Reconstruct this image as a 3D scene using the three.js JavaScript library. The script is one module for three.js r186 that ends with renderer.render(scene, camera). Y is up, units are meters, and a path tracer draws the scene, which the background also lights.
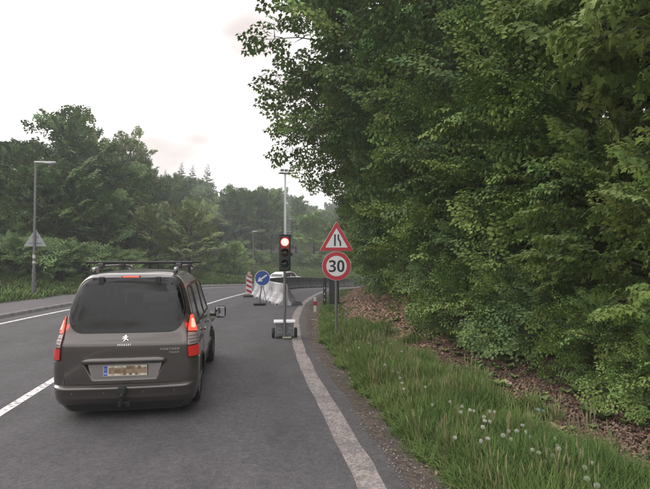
import * as THREE from 'three';
import { mergeGeometries } from 'three/addons/utils/BufferGeometryUtils.js';
import { RoundedBoxGeometry } from 'three/addons/geometries/RoundedBoxGeometry.js';
import { FontLoader } from 'three/addons/loaders/FontLoader.js';
import { TextGeometry } from 'three/addons/geometries/TextGeometry.js';

// ---------------------------------------------------------------- camera, sky, sun, exposure
const scene = new THREE.Scene();
const CAM_H = 2.0, FOCAL = 491;                       // focal length in photo pixels (650 x 489)
const camera = new THREE.PerspectiveCamera(2 * Math.atan(244.5 / FOCAL) * 180 / Math.PI, 1024 / 770, 0.1, 2000);
camera.position.set(0, CAM_H, 0);
const YAW = Math.atan(77 / FOCAL), PITCH = Math.atan(14.5 / FOCAL);
camera.lookAt(Math.sin(YAW) * Math.cos(PITCH), CAM_H + Math.sin(PITCH), -Math.cos(YAW) * Math.cos(PITCH));
camera.updateMatrixWorld();

const renderer = new THREE.WebGLRenderer({ antialias: true });
renderer.toneMapping = THREE.LinearToneMapping;
renderer.toneMappingExposure = 1.32;
renderer.shadowMap.enabled = true;

const sunDir = new THREE.Vector3(-0.75, 0.52, -0.55).normalize();
const sun = new THREE.DirectionalLight(0xfff0e2, 0.9);
sun.position.copy(sunDir).multiplyScalar(120);
sun.castShadow = true; sun.shadow.radius = 45;
sun.shadow.mapSize.set(2048, 2048);
Object.assign(sun.shadow.camera, { left: -70, right: 70, top: 70, bottom: -70, near: 1, far: 320 });
scene.add(sun, sun.target);

// ---------------------------------------------------------------- random numbers and noise
function rngOf(seed) {
  let a = seed >>> 0;
  return () => { a = (a + 0x6D2B79F5) | 0; let t = Math.imul(a ^ (a >>> 15), 1 | a); t = (t + Math.imul(t ^ (t >>> 7), 61 | t)) ^ t; return ((t ^ (t >>> 14)) >>> 0) / 4294967296; };
}
function hash2(x, y, s = 0) {
  let h = Math.imul(x | 0, 374761393) + Math.imul(y | 0, 668265263) + Math.imul(s | 0, 974711) | 0;
  h = Math.imul(h ^ (h >>> 13), 1274126177); return ((h ^ (h >>> 16)) >>> 0) / 4294967296;
}
const wrapI = (i, p) => p ? ((i % p) + p) % p : i;
function vnoise(x, y, s = 0, per = 0) {
  const xi = Math.floor(x), yi = Math.floor(y); let u = x - xi, v = y - yi; u = u * u * (3 - 2 * u); v = v * v * (3 - 2 * v);
  const x0 = wrapI(xi, per), x1 = wrapI(xi + 1, per), y0 = wrapI(yi, per), y1 = wrapI(yi + 1, per);
  const a = hash2(x0, y0, s), b = hash2(x1, y0, s), c = hash2(x0, y1, s), d = hash2(x1, y1, s);
  return a + (b - a) * u + (c - a) * v + (a - b - c + d) * u * v;
}
function fbm(x, y, s = 0, oct = 4, per = 0) {
  let t = 0, k = 0.5, n = 0;
  for (let i = 0; i < oct; i++) { t += k * vnoise(x, y, s + i * 17, per); n += k; k *= 0.5; x *= 2; y *= 2; per *= 2; }
  return t / n;
}
const clamp = (x, a, b) => Math.max(a, Math.min(b, x));
const lerp = (a, b, t) => a + (b - a) * t;
const sstep = (a, b, x) => { const t = clamp((x - a) / (b - a), 0, 1); return t * t * (3 - 2 * t); };
const V = (x, y, z) => new THREE.Vector3(x, y, z);
const lin = (r, g, b) => new THREE.Color().setRGB(r, g, b);

// an overcast evening sky: bright white cloud sheet with a few thin pinkish banks
{
  const w = 1024, h = 512, data = new Float32Array(w * h * 4);
  for (let j = 0; j < h; j++) for (let i = 0; i < w; i++) {
    const el = ((j + 0.5) / h - 0.5) * Math.PI, az = ((i + 0.5) / w) * 2 * Math.PI;
    const se = Math.max(0, Math.sin(el)), k = (j * w + i) * 4;
    const dx = Math.cos(az - Math.PI) * Math.cos(el), dz = Math.sin(az - Math.PI) * Math.cos(el);
    const toSun = Math.max(0, dx * sunDir.x + Math.sin(el) * sunDir.y + dz * sunDir.z);
    let L = 1.25 + 0.75 * se + 0.35 * Math.pow(toSun, 4);
    const c = i / w, wrapN = (sx, sy, sd) => { const n1 = fbm(c * sx, el * sy, sd, 5, sx); return n1; };
    const bank = sstep(0.42, 0.74, wrapN(16, 7, 225) + 0.10 * (wrapN(48, 40, 83) - 0.5)) * sstep(0.02, 0.2, el) * (1 - 0.55 * sstep(0.9, 1.4, el));
    const thin = wrapN(32, 14, 9) - 0.5;
    L *= 1 + 0.10 * thin;
    let r = L, g = L * 0.975, b = L * 0.945;
    const cool = sstep(0.05, 0.9, el);
    b *= 1 + 0.035 * cool; r *= 1 - 0.015 * cool;
    const m = Math.min(1, bank * (0.62 + 0.6 * wrapN(64, 30, 61)));
    r = lerp(r, 0.71, m); g = lerp(g, 0.635, m); b = lerp(b, 0.61, m);
    data[k] = r; data[k + 1] = g; data[k + 2] = b; data[k + 3] = 1;
  }
  const t = new THREE.DataTexture(data, w, h, THREE.RGBAFormat, THREE.FloatType);
  t.mapping = THREE.EquirectangularReflectionMapping; t.magFilter = t.minFilter = THREE.LinearFilter; t.wrapS = THREE.RepeatWrapping; t.needsUpdate = true;
  scene.background = t; scene.environment = t;
}
scene.fog = new THREE.FogExp2(0xe2e6ea, 0.0016);

// ---------------------------------------------------------------- building helpers
const used = {};
function numbered(name) { const n = used[name] = (used[name] ?? -1) + 1; return n ? `${name}_${String(n).padStart(3, '0')}` : name; }
function shade(o) { o.traverse(c => { if (c.isMesh) { c.castShadow = true; c.receiveShadow = true; } }); return o; }
function thing(name, label, category, pos = [0, 0, 0], turn = 0, group) {
  const o = new THREE.Group(); o.name = numbered(name); o.position.set(...pos); o.rotation.y = turn;
  o.userData = { label, category }; if (group) o.userData.group = group;
  scene.add(o); return o;
}
function part(name, geo, mat, parent, label) {
  const g = Array.isArray(geo) ? merge(geo) : geo;
  const m = new THREE.Mesh(g, mat); m.name = name; m.castShadow = m.receiveShadow = true;
  if (label) m.userData.label = label;
  parent.add(m); return m;
}
function parts(name, geos, mat, parent) { return geos.map(g => part(name, g, mat, parent)); }
function struct(name, geo, mat) {
  const m = part(numbered(name), geo, mat, scene); m.userData.kind = 'structure'; return m;
}
function copyOf(root, pos, turn, scale = 1, label, group) {
  const r = root.clone(); r.name = numbered(root.name.replace(/_\d{3}$/, '')); r.userData = { ...root.userData };
  if (label) r.userData.label = label; if (group) r.userData.group = group;
  r.position.set(...pos); r.rotation.y = turn; r.scale.multiplyScalar(scale); scene.add(r); return r;
}
function merge(list) {
  const l = list.map(g => { const n = g.index ? g.toNonIndexed() : g; for (const k of Object.keys(n.attributes)) if (!['position', 'normal', 'uv'].includes(k)) n.deleteAttribute(k); if (!n.attributes.uv) n.setAttribute('uv', new THREE.BufferAttribute(new Float32Array(n.attributes.position.count * 2), 2)); return n; });
  return mergeGeometries(l);
}
const T = (g, x = 0, y = 0, z = 0, rx = 0, ry = 0, rz = 0) => { if (rx) g.rotateX(rx); if (ry) g.rotateY(ry); if (rz) g.rotateZ(rz); return g.translate(x, y, z); };
const box = (w, h, d, x = 0, y = 0, z = 0, r = 0.01) => T(new RoundedBoxGeometry(w, h, d, 2, Math.min(r, w / 2.1, h / 2.1, d / 2.1)), x, y, z);
const cyl = (r0, r1, h, x = 0, y = 0, z = 0, n = 20) => T(new THREE.CylinderGeometry(r1, r0, h, n), x, y + h / 2, z);
function tube(pts, radii, n = 6, cap = false) {                       // tapered tube through points
  const pos = [], idx = [], uv = []; let len = 0; let prevN = null;
  for (let i = 0; i < pts.length; i++) {
    const d = (i < pts.length - 1 ? pts[i + 1].clone().sub(pts[i]) : pts[i].clone().sub(pts[i - 1])).normalize();
    if (i) len += pts[i].distanceTo(pts[i - 1]);
    let a = prevN ? prevN.clone().sub(d.clone().multiplyScalar(prevN.dot(d))) : (Math.abs(d.y) < 0.9 ? V(0, 1, 0) : V(1, 0, 0)).cross(d);
    a.normalize(); prevN = a; const b = d.clone().cross(a), r = radii[i];
    for (let k = 0; k <= n; k++) { const t = k / n * 2 * Math.PI, c = Math.cos(t) * r, s = Math.sin(t) * r; pos.push(pts[i].x + a.x * c + b.x * s, pts[i].y + a.y * c + b.y * s, pts[i].z + a.z * c + b.z * s); uv.push(k / n, len); }
  }
  for (let i = 0; i < pts.length - 1; i++) for (let k = 0; k < n; k++) { const p = i * (n + 1) + k, q = p + n + 1; idx.push(p, p + 1, q, p + 1, q + 1, q); }
  if (cap) { const e = (pts.length - 1) * (n + 1); for (let k = 1; k < n - 1; k++) idx.push(e, e + k, e + k + 1); for (let k = 1; k < n - 1; k++) idx.push(0, k + 1, k); }
  const g = new THREE.BufferGeometry(); g.setAttribute('position', new THREE.Float32BufferAttribute(pos, 3)); g.setAttribute('uv', new THREE.Float32BufferAttribute(uv, 2)); g.setIndex(idx); g.computeVertexNormals(); return g;
}
function extrude(shape, depth, bevel = 0, seg = 2) {
  return new THREE.ExtrudeGeometry(shape, { depth, bevelEnabled: bevel > 0, bevelSize: bevel, bevelThickness: bevel, bevelOffset: -bevel, bevelSegments: seg, curveSegments: 24 });
}
function shapeOf(pts) { const s = new THREE.Shape(); pts.forEach(([x, y], i) => i ? s.lineTo(x, y) : s.moveTo(x, y)); return s; }

// ---------------------------------------------------------------- textures
function grainTex(size, fn, srgb = true) {                              // fn(u,v) -> [r,g,b] 0..1
  const d = new Uint8Array(size * size * 4);
  for (let j = 0; j < size; j++) for (let i = 0; i < size; i++) { const c = fn(i / size, j / size, i, j), k = (j * size + i) * 4; d[k] = clamp(c[0], 0, 1) * 255; d[k + 1] = clamp(c[1], 0, 1) * 255; d[k + 2] = clamp(c[2], 0, 1) * 255; d[k + 3] = 255; }
  const t = new THREE.DataTexture(d, size, size); t.wrapS = t.wrapT = THREE.RepeatWrapping; t.magFilter = THREE.LinearFilter; t.minFilter = THREE.LinearMipmapLinearFilter; t.generateMipmaps = true;
  if (srgb) t.colorSpace = THREE.SRGBColorSpace; t.needsUpdate = true; return t;
}
const rep = (t, x, y = x) => { const c = t.clone(); c.repeat.set(x, y); c.needsUpdate = true; return c; };
const asphaltTex = grainTex(1024, (u, v, i, j) => {
  const st = hash2(i >> 1, j >> 1, 3), st2 = hash2(i, j, 8), f = fbm(u * 64, v * 64, 2, 3, 64), c = fbm(u * 5, v * 5, 21, 3, 5);
  let g = 0.70 + 0.26 * (st - 0.5) + 0.16 * (st2 - 0.5) + 0.22 * (f - 0.5) + 0.10 * (c - 0.5);
  if (st > 0.972) g += 0.22; return [g, g * 0.985, g * 0.99];
});
const asphaltBump = grainTex(512, (u, v, i, j) => { const g = 0.5 + 0.6 * (hash2(i, j, 5) - 0.5) + 0.4 * (fbm(u * 64, v * 64, 6, 2, 64) - 0.5); return [g, g, g]; }, false);
const noiseTex = grainTex(512, (u, v, i, j) => { const g = 0.72 + 0.5 * (fbm(u * 8, v * 8, 31, 5, 8) - 0.5) + 0.12 * (hash2(i, j, 2) - 0.5); return [g, g, g]; });
const concreteTex = grainTex(512, (u, v, i, j) => {
  let g = 0.8 + 0.4 * (fbm(u * 6, v * 6, 41, 5, 6) - 0.5) + 0.1 * (hash2(i, j, 4) - 0.5);
  const drip = sstep(0.55, 0.8, fbm(u * 24, v * 3, 51, 3, 0)) * 0.18; if (hash2(i >> 1, j >> 1, 77) > 0.992) g -= 0.25; return [g - drip, g - drip, g - drip * 1.1];
});
const barkTex = grainTex(512, (u, v, i, j) => { const g = 0.6 + 0.7 * (fbm(u * 16, v * 4, 61, 4, 0) - 0.5) + 0.15 * (hash2(i, j, 9) - 0.5), m = sstep(0.5, 0.7, fbm(u * 6, v * 6, 71, 3, 6)); return [g * lerp(1, 0.8, m), g * lerp(0.95, 0.95, m), g * lerp(0.88, 0.62, m)]; });
const dirtTex = grainTex(512, (u, v, i, j) => { const g = 0.68 + 0.6 * (fbm(u * 20, v * 20, 81, 5, 20) - 0.5) + 0.3 * (hash2(i >> 1, j >> 1, 6) - 0.5); return [g, g * 0.96, g * 0.92]; });
const paintTex = grainTex(1024, (u, v, i, j) => {                         // worn road paint over asphalt grit
  const crack = Math.abs(fbm(u * 10, v * 10, 91, 4, 10) - 0.5), n = fbm(u * 90, v * 90, 95, 3, 90) * 0.75 + fbm(u * 9, v * 9, 99, 4, 9) * 0.35, st = hash2(i >> 1, j >> 1, 13);
  let p = sstep(0.44, 0.74, n + 0.34 * (st - 0.5)); p *= 0.45 + 0.55 * sstep(0.002, 0.014, crack);
  return [lerp(0.52, 0.76, p), lerp(0.50, 0.73, p), lerp(0.50, 0.71, p)];
});
const paintTex2 = grainTex(512, (u, v, i, j) => { const n = fbm(u * 24, v * 24, 105, 4, 24) + 0.25 * (hash2(i, j, 14) - 0.5), p = sstep(0.22, 0.42, n); return [lerp(0.38, 0.83, p), lerp(0.37, 0.82, p), lerp(0.38, 0.82, p)]; });

const std = (c, rough = 0.8, metal = 0, extra = {}) => new THREE.MeshStandardMaterial({ color: c, roughness: rough, metalness: metal, ...extra });
const phy = (c, rough, metal, extra = {}) => new THREE.MeshPhysicalMaterial({ color: c, roughness: rough, metalness: metal, ...extra });

// ---------------------------------------------------------------- road coordinates: s along the road, q across it (q = x on the straight)
const RC = 71.83, S0 = 8, RR = 75;
function toW(q, s) { if (s <= S0) return [q, -s]; const a = (s - S0) / RR, r = RC - q; return [RC - r * Math.cos(a), -S0 - r * Math.sin(a)]; }
function toR(x, z) { if (z >= -S0) return [x, -z]; const dx = RC - x, dz = -(z + S0); return [RC - Math.hypot(dx, dz), S0 + RR * Math.atan2(dz, dx)]; }
const hRoad = s => -0.85 * sstep(30, 57, s);
function ground(x, z) {
  const [q, s] = toR(x, z), h = hRoad(s);
  if (q > 1.75) {
    const e = q - 1.75, far = sstep(9, 14, s), b = q - lerp(3.0, 2.75, far), sl = lerp(0.16, 0.34, far);
    let y = h - 0.06 + 0.09 * Math.min(e / 0.45, 1) + 0.05 * (vnoise(x * 1.3, z * 1.3, 7) - 0.5) * Math.min(e, 1);
    if (b > 0) y += sl * Math.min(b, 1.6) + 0.42 * clamp(b - 1.6, 0, 7) + 0.2 * clamp(b - 8.6, 0, 30) + 0.16 * (fbm(x * 0.8, z * 0.8, 9, 3) - 0.5) * Math.min(b, 1);
    return y;
  }
  if (q < -12.05) {
    const d = -12.05 - q; let y = h - 0.02 + 0.12 * Math.min(d / 0.2, 1) + 0.17 * Math.min(d, 6) + 0.13 * clamp(d - 6, 0, 20) + lerp(0.2, 0.09, sstep(50, 85, s)) * clamp(d - 26, 0, 120);
    return y + (fbm(x * 0.25, z * 0.25, 12, 3) - 0.5) * Math.min(d * 0.12, 0.8);
  }
  return h - 0.09;
}
// a point on the ground straight below the photo pixel column px at a given distance along the view
function at(px, depth) {
  const rx = Math.cos(YAW), rz = Math.sin(YAW), k = (px - 325) / FOCAL;
  const x = (Math.sin(YAW) + rx * k) * depth, z = (-Math.cos(YAW) + rz * k) * depth; return [x, ground(x, z), z];
}
function strip(q0, q1, s0, s1, nq, ds, y, color) {
  const ns = Math.ceil((s1 - s0) / ds), pos = [], uv = [], col = [], idx = [];
  for (let j = 0; j <= ns; j++) for (let i = 0; i <= nq; i++) {
    const f = i / nq, s = lerp(s0, s1, j / ns), q = lerp(typeof q0 === 'function' ? q0(s) : q0, typeof q1 === 'function' ? q1(s) : q1, f), [x, z] = toW(q, s);
    pos.push(x, hRoad(s) + (typeof y === 'function' ? y(q, s, f) : y), z); uv.push(q, s); if (color) { const c = color(q, s); col.push(...c); }
    if (i < nq && j < ns) { const a = j * (nq + 1) + i, b = a + nq + 1; idx.push(a, a + 1, b, a + 1, b + 1, b); }
  }
  const g = new THREE.BufferGeometry(); g.setAttribute('position', new THREE.Float32BufferAttribute(pos, 3)); g.setAttribute('uv', new THREE.Float32BufferAttribute(uv, 2)); if (color) g.setAttribute('color', new THREE.Float32BufferAttribute(col, 3));
  g.setIndex(idx); g.computeVertexNormals(); return g;
}

// ---------------------------------------------------------------- ground, road, pavement
{
  const axis = (a, b, f, A, B, g) => { const l = []; let v = a; for (; v < b; v += f) l.push(v); let st = f; v = b; while (v < B) { l.push(v); st *= g; v += st; } l.push(B); st = f; v = a; while (v > A) { st *= g; v -= st; l.unshift(Math.max(v, A)); } return l; };
  const xs = axis(-15, 12, 0.35, -420, 420, 1.13), zs = axis(-48, 10, 0.45, -520, 160, 1.13);
  const pos = [], col = [], uv = [], idx = [];
  for (const z of zs) for (const x of xs) {
    const [q, s] = toR(x, z), n = fbm(x * 0.9, z * 0.9, 15, 4), n2 = fbm(x * 3, z * 3, 18, 3);
    pos.push(x, ground(x, z), z); uv.push(x, z);
    let c = [0.075, 0.085, 0.035];                                     // grass soil
    const lit = sstep(0, 0.5, q - lerp(3.0, 2.7, sstep(9, 14, s)) + (n - 0.5) * 1.2);
    c = [lerp(c[0], 0.15, lit), lerp(c[1], 0.105, lit), lerp(c[2], 0.08, lit)];
    if (q < -17 && q > -26) { const k = sstep(-17, -17.6, q) * sstep(-21, -20.2, q) * sstep(26, 32, s); c = [lerp(c[0], 0.3, k), lerp(c[1], 0.28, k), lerp(c[2], 0.2, k)]; }
    const m = 0.75 + 0.5 * n2; col.push(c[0] * m, c[1] * m, c[2] * m);
  }
  const nx = xs.length;
  for (let j = 0; j < zs.length - 1; j++) for (let i = 0; i < nx - 1; i++) { const a = j * nx + i, b = a + nx; idx.push(a, b, a + 1, a + 1, b, b + 1); }
  const g = new THREE.BufferGeometry(); g.setAttribute('position', new THREE.Float32BufferAttribute(pos, 3)); g.setAttribute('color', new THREE.Float32BufferAttribute(col, 3)); g.setAttribute('uv', new THREE.Float32BufferAttribute(uv, 2)); g.setIndex(idx); g.computeVertexNormals();
  struct('ground', g, std(0xffffff, 0.95, 0, { vertexColors: true, map: rep(dirtTex, 0.8), bumpMap: rep(dirtTex, 0.8), bumpScale: 0.03 }));
}
const asphalt = std(lin(1, 1, 1), 0.86, 0, { vertexColors: true, map: rep(asphaltTex, 0.4), bumpMap: rep(asphaltBump, 0.9), bumpScale: 0.005 });
function roadColor(q, s) {
  let b = 0.142;
  const n = fbm(q * 0.7, s * 0.18, 120, 4) - 0.5, n2 = fbm(q * 2.6, s * 0.8, 125, 4) - 0.5;
  b *= 1 + 0.5 * n + 0.4 * n2;
  { const pt = sstep(0.60, 0.64, fbm(q * 0.55 + 9, s * 0.13, 151, 3)); b *= 1 - 0.12 * pt; const cr = Math.abs(fbm(q * 0.8, s * 0.5, 155, 4) - 0.5); if (cr < 0.006) b *= 0.8; }
  for (const c of [-2.25, -0.35, -6.6, -4.7]) b *= 1 + 0.10 * Math.exp(-(((q - c) / 0.36) ** 2));        // worn wheel tracks
  const seam = q + 1.45 + 0.05 * (vnoise(s, 0, 3) - 0.5);
  if (Math.abs(seam) < 0.02 && s < 9) b *= 0.78;
  const damp = sstep(0.53, 0.62, fbm(q * 0.9 + 4, s * 0.5, 131, 3)) * sstep(-1.0, -2.0, q) * sstep(9, 6, s); b *= 1 - 0.22 * damp;
  const edge = sstep(1.15, 1.5, q + 0.3 * n2); 
  return [b * lerp(0.985, 1.02, edge), b * lerp(0.965, 0.94, edge), b * lerp(1.03, 0.88, edge)];
}
struct('road', strip(-8.87, 1.52, -14, 118, 90, 0.22, 0, roadColor), asphalt);
struct('shoulder', strip(s => 1.40 + 0.16 * (fbm(s * 1.6, 3, 5, 4) - 0.5), s => 2.02 + 0.2 * (fbm(s * 0.8, 9, 6, 3) - 0.5), -14, 90, 8, 0.25, (q, s, f) => 0.006 - 0.05 * f * f + 0.02 * (vnoise(q * 9, s * 9, 4) - 0.5) * f,
  (q, s) => { const n = 0.8 + 0.5 * (fbm(q * 3, s * 3, 133, 3) - 0.0); return [0.205 * n, 0.175 * n, 0.155 * n]; }), std(0xffffff, 0.95, 0, { vertexColors: true, map: rep(dirtTex, 1.2), bumpMap: rep(dirtTex, 1.2), bumpScale: 0.02 }));
const edgePaint = std(lin(0.60, 0.575, 0.565), 0.8, 0, { map: rep(paintTex, 0.55), bumpMap: rep(paintTex, 0.55), bumpScale: 0.002 });
const whitePaint = std(lin(0.95, 0.94, 0.94), 0.75, 0, { map: rep(paintTex2, 1.0), bumpMap: rep(paintTex2, 1), bumpScale: 0.0015 });
const wob = (c, a, k) => s => c + a * (fbm(s * 1.7, k, 140 + k, 4) - 0.5);
struct('edge_line', strip(wob(0.955, 0.05, 1), wob(1.205, 0.06, 2), -14, 110, 4, 0.25, 0.004), edgePaint);
struct('centre_line', strip(wob(-3.24, 0.015, 3), wob(-3.10, 0.015, 4), -14, 110, 2, 0.25, 0.004), whitePaint);
struct('edge_line', strip(wob(-8.08, 0.02, 5), wob(-7.92, 0.02, 6), -14, 110, 2, 0.3, 0.004), whitePaint);
{
  const conc = std(lin(0.34, 0.32, 0.32), 0.9, 0, { map: rep(concreteTex, 1), bumpMap: rep(concreteTex, 1), bumpScale: 0.004 });
  const kerb = [strip(-8.99, -8.89, -14, 118, 1, 0.5, 0.125), strip(-8.89, -8.865, -14, 118, 1, 0.5, (q, s, f) => 0.125 - 0.03 * f), strip(-8.865, -8.855, -14, 118, 1, 0.5, (q, s, f) => 0.095 - 0.115 * f)];
  struct('kerb', kerb, conc);
  struct('pavement', merge([strip(-12.1, -8.992, -14, 118, 30, 0.4, 0.115)]), std(lin(0.20, 0.19, 0.19), 0.92, 0, { map: rep(asphaltTex, 0.6), bumpMap: rep(asphaltBump, 0.8), bumpScale: 0.004 }));
}

// ---------------------------------------------------------------- lettering
const fontBold = await new FontLoader().loadAsync('fonts/droid/droid_sans_bold.typeface.json');
function text(str, size, depth, cx = true) {
  const g = new TextGeometry(str, { font: fontBold, size, depth, curveSegments: 6, bevelEnabled: false }); g.computeBoundingBox();
  if (cx) g.translate(-(g.boundingBox.min.x + g.boundingBox.max.x) / 2, -(g.boundingBox.min.y + g.boundingBox.max.y) / 2, 0); return g;
}

// ---------------------------------------------------------------- shared materials
const M = {
  paint: phy(lin(0.102, 0.09, 0.085), 0.36, 0.7, { clearcoat: 1, clearcoatRoughness: 0.09 }),
  blackPlastic: std(lin(0.016, 0.016, 0.017), 0.55),
  greyPlastic: std(lin(0.06, 0.058, 0.058), 0.5),
  rubber: std(lin(0.018, 0.018, 0.018), 0.85),
  tint: phy(lin(0.055, 0.058, 0.065), 0.02, 0, { transmission: 1, thickness: 0, ior: 1.45, specularIntensity: 1 }),
  sideTint: phy(lin(0.06, 0.063, 0.068), 0.2, 0, { transmission: 1, thickness: 0, ior: 1.5 }),
  clear: phy(lin(0.75, 0.8, 0.78), 0.02, 0, { transmission: 1, thickness: 0, ior: 1.5 }),
  chrome: std(lin(0.75, 0.74, 0.73), 0.2, 1),
  alu: std(lin(0.42, 0.42, 0.43), 0.38, 0.85),
  galv: std(lin(0.42, 0.43, 0.44), 0.5, 0.6, { map: rep(noiseTex, 2) }),
  redLens: phy(lin(0.32, 0.012, 0.012), 0.12, 0, { clearcoat: 1 }),
  redLit: phy(lin(0.5, 0.03, 0.02), 0.15, 0, { emissive: lin(1, 0.1, 0.06), emissiveIntensity: 1.0, clearcoat: 1 }),
  redCore: phy(lin(0.6, 0.2, 0.15), 0.2, 0, { emissive: lin(1, 0.3, 0.22), emissiveIntensity: 1.5 }),
  redDim: phy(lin(0.4, 0.02, 0.02), 0.15, 0, { emissive: lin(1, 0.03, 0.04), emissiveIntensity: 0.10, clearcoat: 1 }),
  whiteLens: phy(lin(0.33, 0.29, 0.28), 0.15, 0.1, { clearcoat: 1 }),
  darkRed: phy(lin(0.07, 0.008, 0.008), 0.2, 0, { clearcoat: 1 }),
  seat: std(lin(0.03, 0.03, 0.033), 0.9),
};

// ---------------------------------------------------------------- the van (local: x right, y up, +z rearwards, tailgate at z = 0)
const curve = tab => y => {                                               // Catmull-Rom through [y, value]
  const n = tab.length; if (y <= tab[0][0]) return tab[0][1]; if (y >= tab[n - 1][0]) return tab[n - 1][1];
  let i = 0; while (y > tab[i + 1][0]) i++;
  const [y1, v1] = tab[i], [y2, v2] = tab[i + 1], h = y2 - y1, t = (y - y1) / h;
  const sl = k => k <= 0 ? (tab[1][1] - tab[0][1]) / (tab[1][0] - tab[0][0]) : k >= n - 1 ? (tab[n - 1][1] - tab[n - 2][1]) / (tab[n - 1][0] - tab[n - 2][0]) : (tab[k + 1][1] - tab[k - 1][1]) / (tab[k + 1][0] - tab[k - 1][0]);
  const m1 = sl(i) * h, m2 = sl(i + 1) * h, t2 = t * t, t3 = t2 * t;
  return (2 * t3 - 3 * t2 + 1) * v1 + (t3 - 2 * t2 + t) * m1 + (-2 * t3 + 3 * t2) * v2 + (t3 - t2) * m2;
};
function roundPoly(c, seg = 6, edge = 8) {                                // closed polygon with rounded corners [x, y, r]
  const n = c.length, out = [], arcs = c.map(([x, y, r], i) => {
    const p = c[(i + n - 1) % n], q = c[(i + 1) % n], a = [p[0] - x, p[1] - y], b = [q[0] - x, q[1] - y], la = Math.hypot(...a), lb = Math.hypot(...b);
    const d = Math.min(r, la * 0.48, lb * 0.48), A = [x + a[0] / la * d, y + a[1] / la * d], B = [x + b[0] / lb * d, y + b[1] / lb * d], l = [];
    for (let k = 0; k <= seg; k++) { const t = k / seg, u = 1 - t; l.push([u * u * A[0] + 2 * u * t * x + t * t * B[0], u * u * A[1] + 2 * u * t * y + t * t * B[1]]); }
    return l;
  });
  for (let i = 0; i < n; i++) { out.push(...arcs[i]); const A = arcs[i][seg], B = arcs[(i + 1) % n][0]; for (let k = 1; k < edge; k++) out.push([lerp(A[0], B[0], k / edge), lerp(A[1], B[1], k / edge)]); }
  return out;
}
function skin(surf, outer, { inner = null, rings = 10, off = 0.004, thick = 0.012, flip = false, disp = null } = {}) {   // a plate with an outline, laid on a curved surface
  const n = outer.length; let cx = 0, cy = 0; outer.forEach(p => { cx += p[0] / n; cy += p[1] / n; });
  const e = 1e-3, pt = (a, b, o) => {
    const p = surf(a, b), u = surf(a + e, b).sub(surf(a - e, b)), v = surf(a, b + e).sub(surf(a, b - e)), nn = u.cross(v).normalize(); if (flip) nn.negate();
    return p.addScaledVector(nn, o + (disp ? disp(a, b) : 0));
  };
  const pos = [], idx = [], R = rings;
  for (let k = 0; k <= R; k++) for (let i = 0; i < n; i++) { const f = k / R, o = outer[i], q = inner ? inner[i] : [cx, cy], p = pt(lerp(q[0], o[0], f), lerp(q[1], o[1], f), off); pos.push(p.x, p.y, p.z); }
  const F = (a, b, c) => flip ? idx.push(a, c, b) : idx.push(a, b, c);
  for (let k = 0; k < R; k++) for (let i = 0; i < n; i++) { const a = k * n + i, b = k * n + (i + 1) % n, c = a + n, d = b + n; F(a, c, b); F(b, c, d); }
  const edge = (list, rev) => {
    const s = pos.length / 3; for (const [a, b] of list) { const p = pt(a, b, off), q = pt(a, b, off - thick); pos.push(p.x, p.y, p.z, q.x, q.y, q.z); }
    for (let i = 0; i < n; i++) { const a = s + 2 * i, b = s + 2 * ((i + 1) % n); rev ? (F(a, b, a + 1), F(b, b + 1, a + 1)) : (F(a, a + 1, b), F(b, a + 1, b + 1)); }
  };
  edge(outer, false); if (inner) edge(inner, true);
  const g = new THREE.BufferGeometry(); g.setAttribute('position', new THREE.Float32BufferAttribute(pos, 3)); g.setIndex(idx); g.computeVertexNormals();
  return g;
}
const bodyW = curve([[0.18, 0.79], [0.30, 0.86], [0.45, 0.893], [0.65, 0.905], [0.85, 0.896], [1.05, 0.865], [1.25, 0.805], [1.45, 0.75], [1.60, 0.70], [1.68, 0.66], [1.74, 0.605], [1.78, 0.535], [1.81, 0.41], [1.825, 0.2], [1.83, 0.0]]);
const bodyRear = curve([[0.18, -0.10], [0.32, -0.03], [0.55, -0.01], [0.80, 0.0], [0.94, 0.004], [0.985, -0.004], [1.03, -0.03], [1.10, -0.062], [1.25, -0.105], [1.45, -0.165], [1.62, -0.225], [1.72, -0.275], [1.77, -0.34], [1.80, -0.46], [1.82, -0.8], [1.83, -1.3]]);
const bodyFront = curve([[0.18, -4.2], [0.35, -4.36], [0.6, -4.38], [0.85, -4.28], [1.0, -4.0], [1.08, -3.66], [1.16, -3.42], [1.45, -2.98], [1.65, -2.66], [1.74, -2.48], [1.79, -2.25], [1.82, -1.8], [1.83, -1.5]]);
const cornerR = y => Math.min(0.17, bodyW(y) * 0.8);
function rearAt(a, y) {                                                   // a: distance round the tail from the middle
  const W = bodyW(y), r = cornerR(y), fl = W - r, t = Math.abs(a), sg = Math.sign(a) || 1, z0 = bodyRear(y); let x, z;
  if (t < fl) { x = t; z = z0 - 0.045 * (t / W) ** 2; } else if (t < fl + r * Math.PI / 2) { const th = (t - fl) / r; x = fl + r * Math.sin(th); z = z0 - 0.045 * (x / W) ** 2 - r * (1 - Math.cos(th)); } else { x = W; z = z0 - 0.045 - r - (t - fl - r * Math.PI / 2); }
  return V(sg * x, y, z);
}
const taper = z => 1 - 0.019 * Math.max(0, -z - 0.25) - 0.004 * Math.max(0, -z - 1) ** 2;
const sideAt = sg => (z, y) => V(sg * bodyW(y) * taper(z), y, z);
const winPoly = (g = 0) => roundPoly([[-0.64 - g, 1.105 - g, 0.16], [0.64 + g, 1.105 - g, 0.16], [0.745 + g, 1.33, 0.22], [0.63 + g, 1.725 + g, 0.17], [-0.63 - g, 1.725 + g, 0.17], [-0.745 - g, 1.33, 0.22]]);
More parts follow.
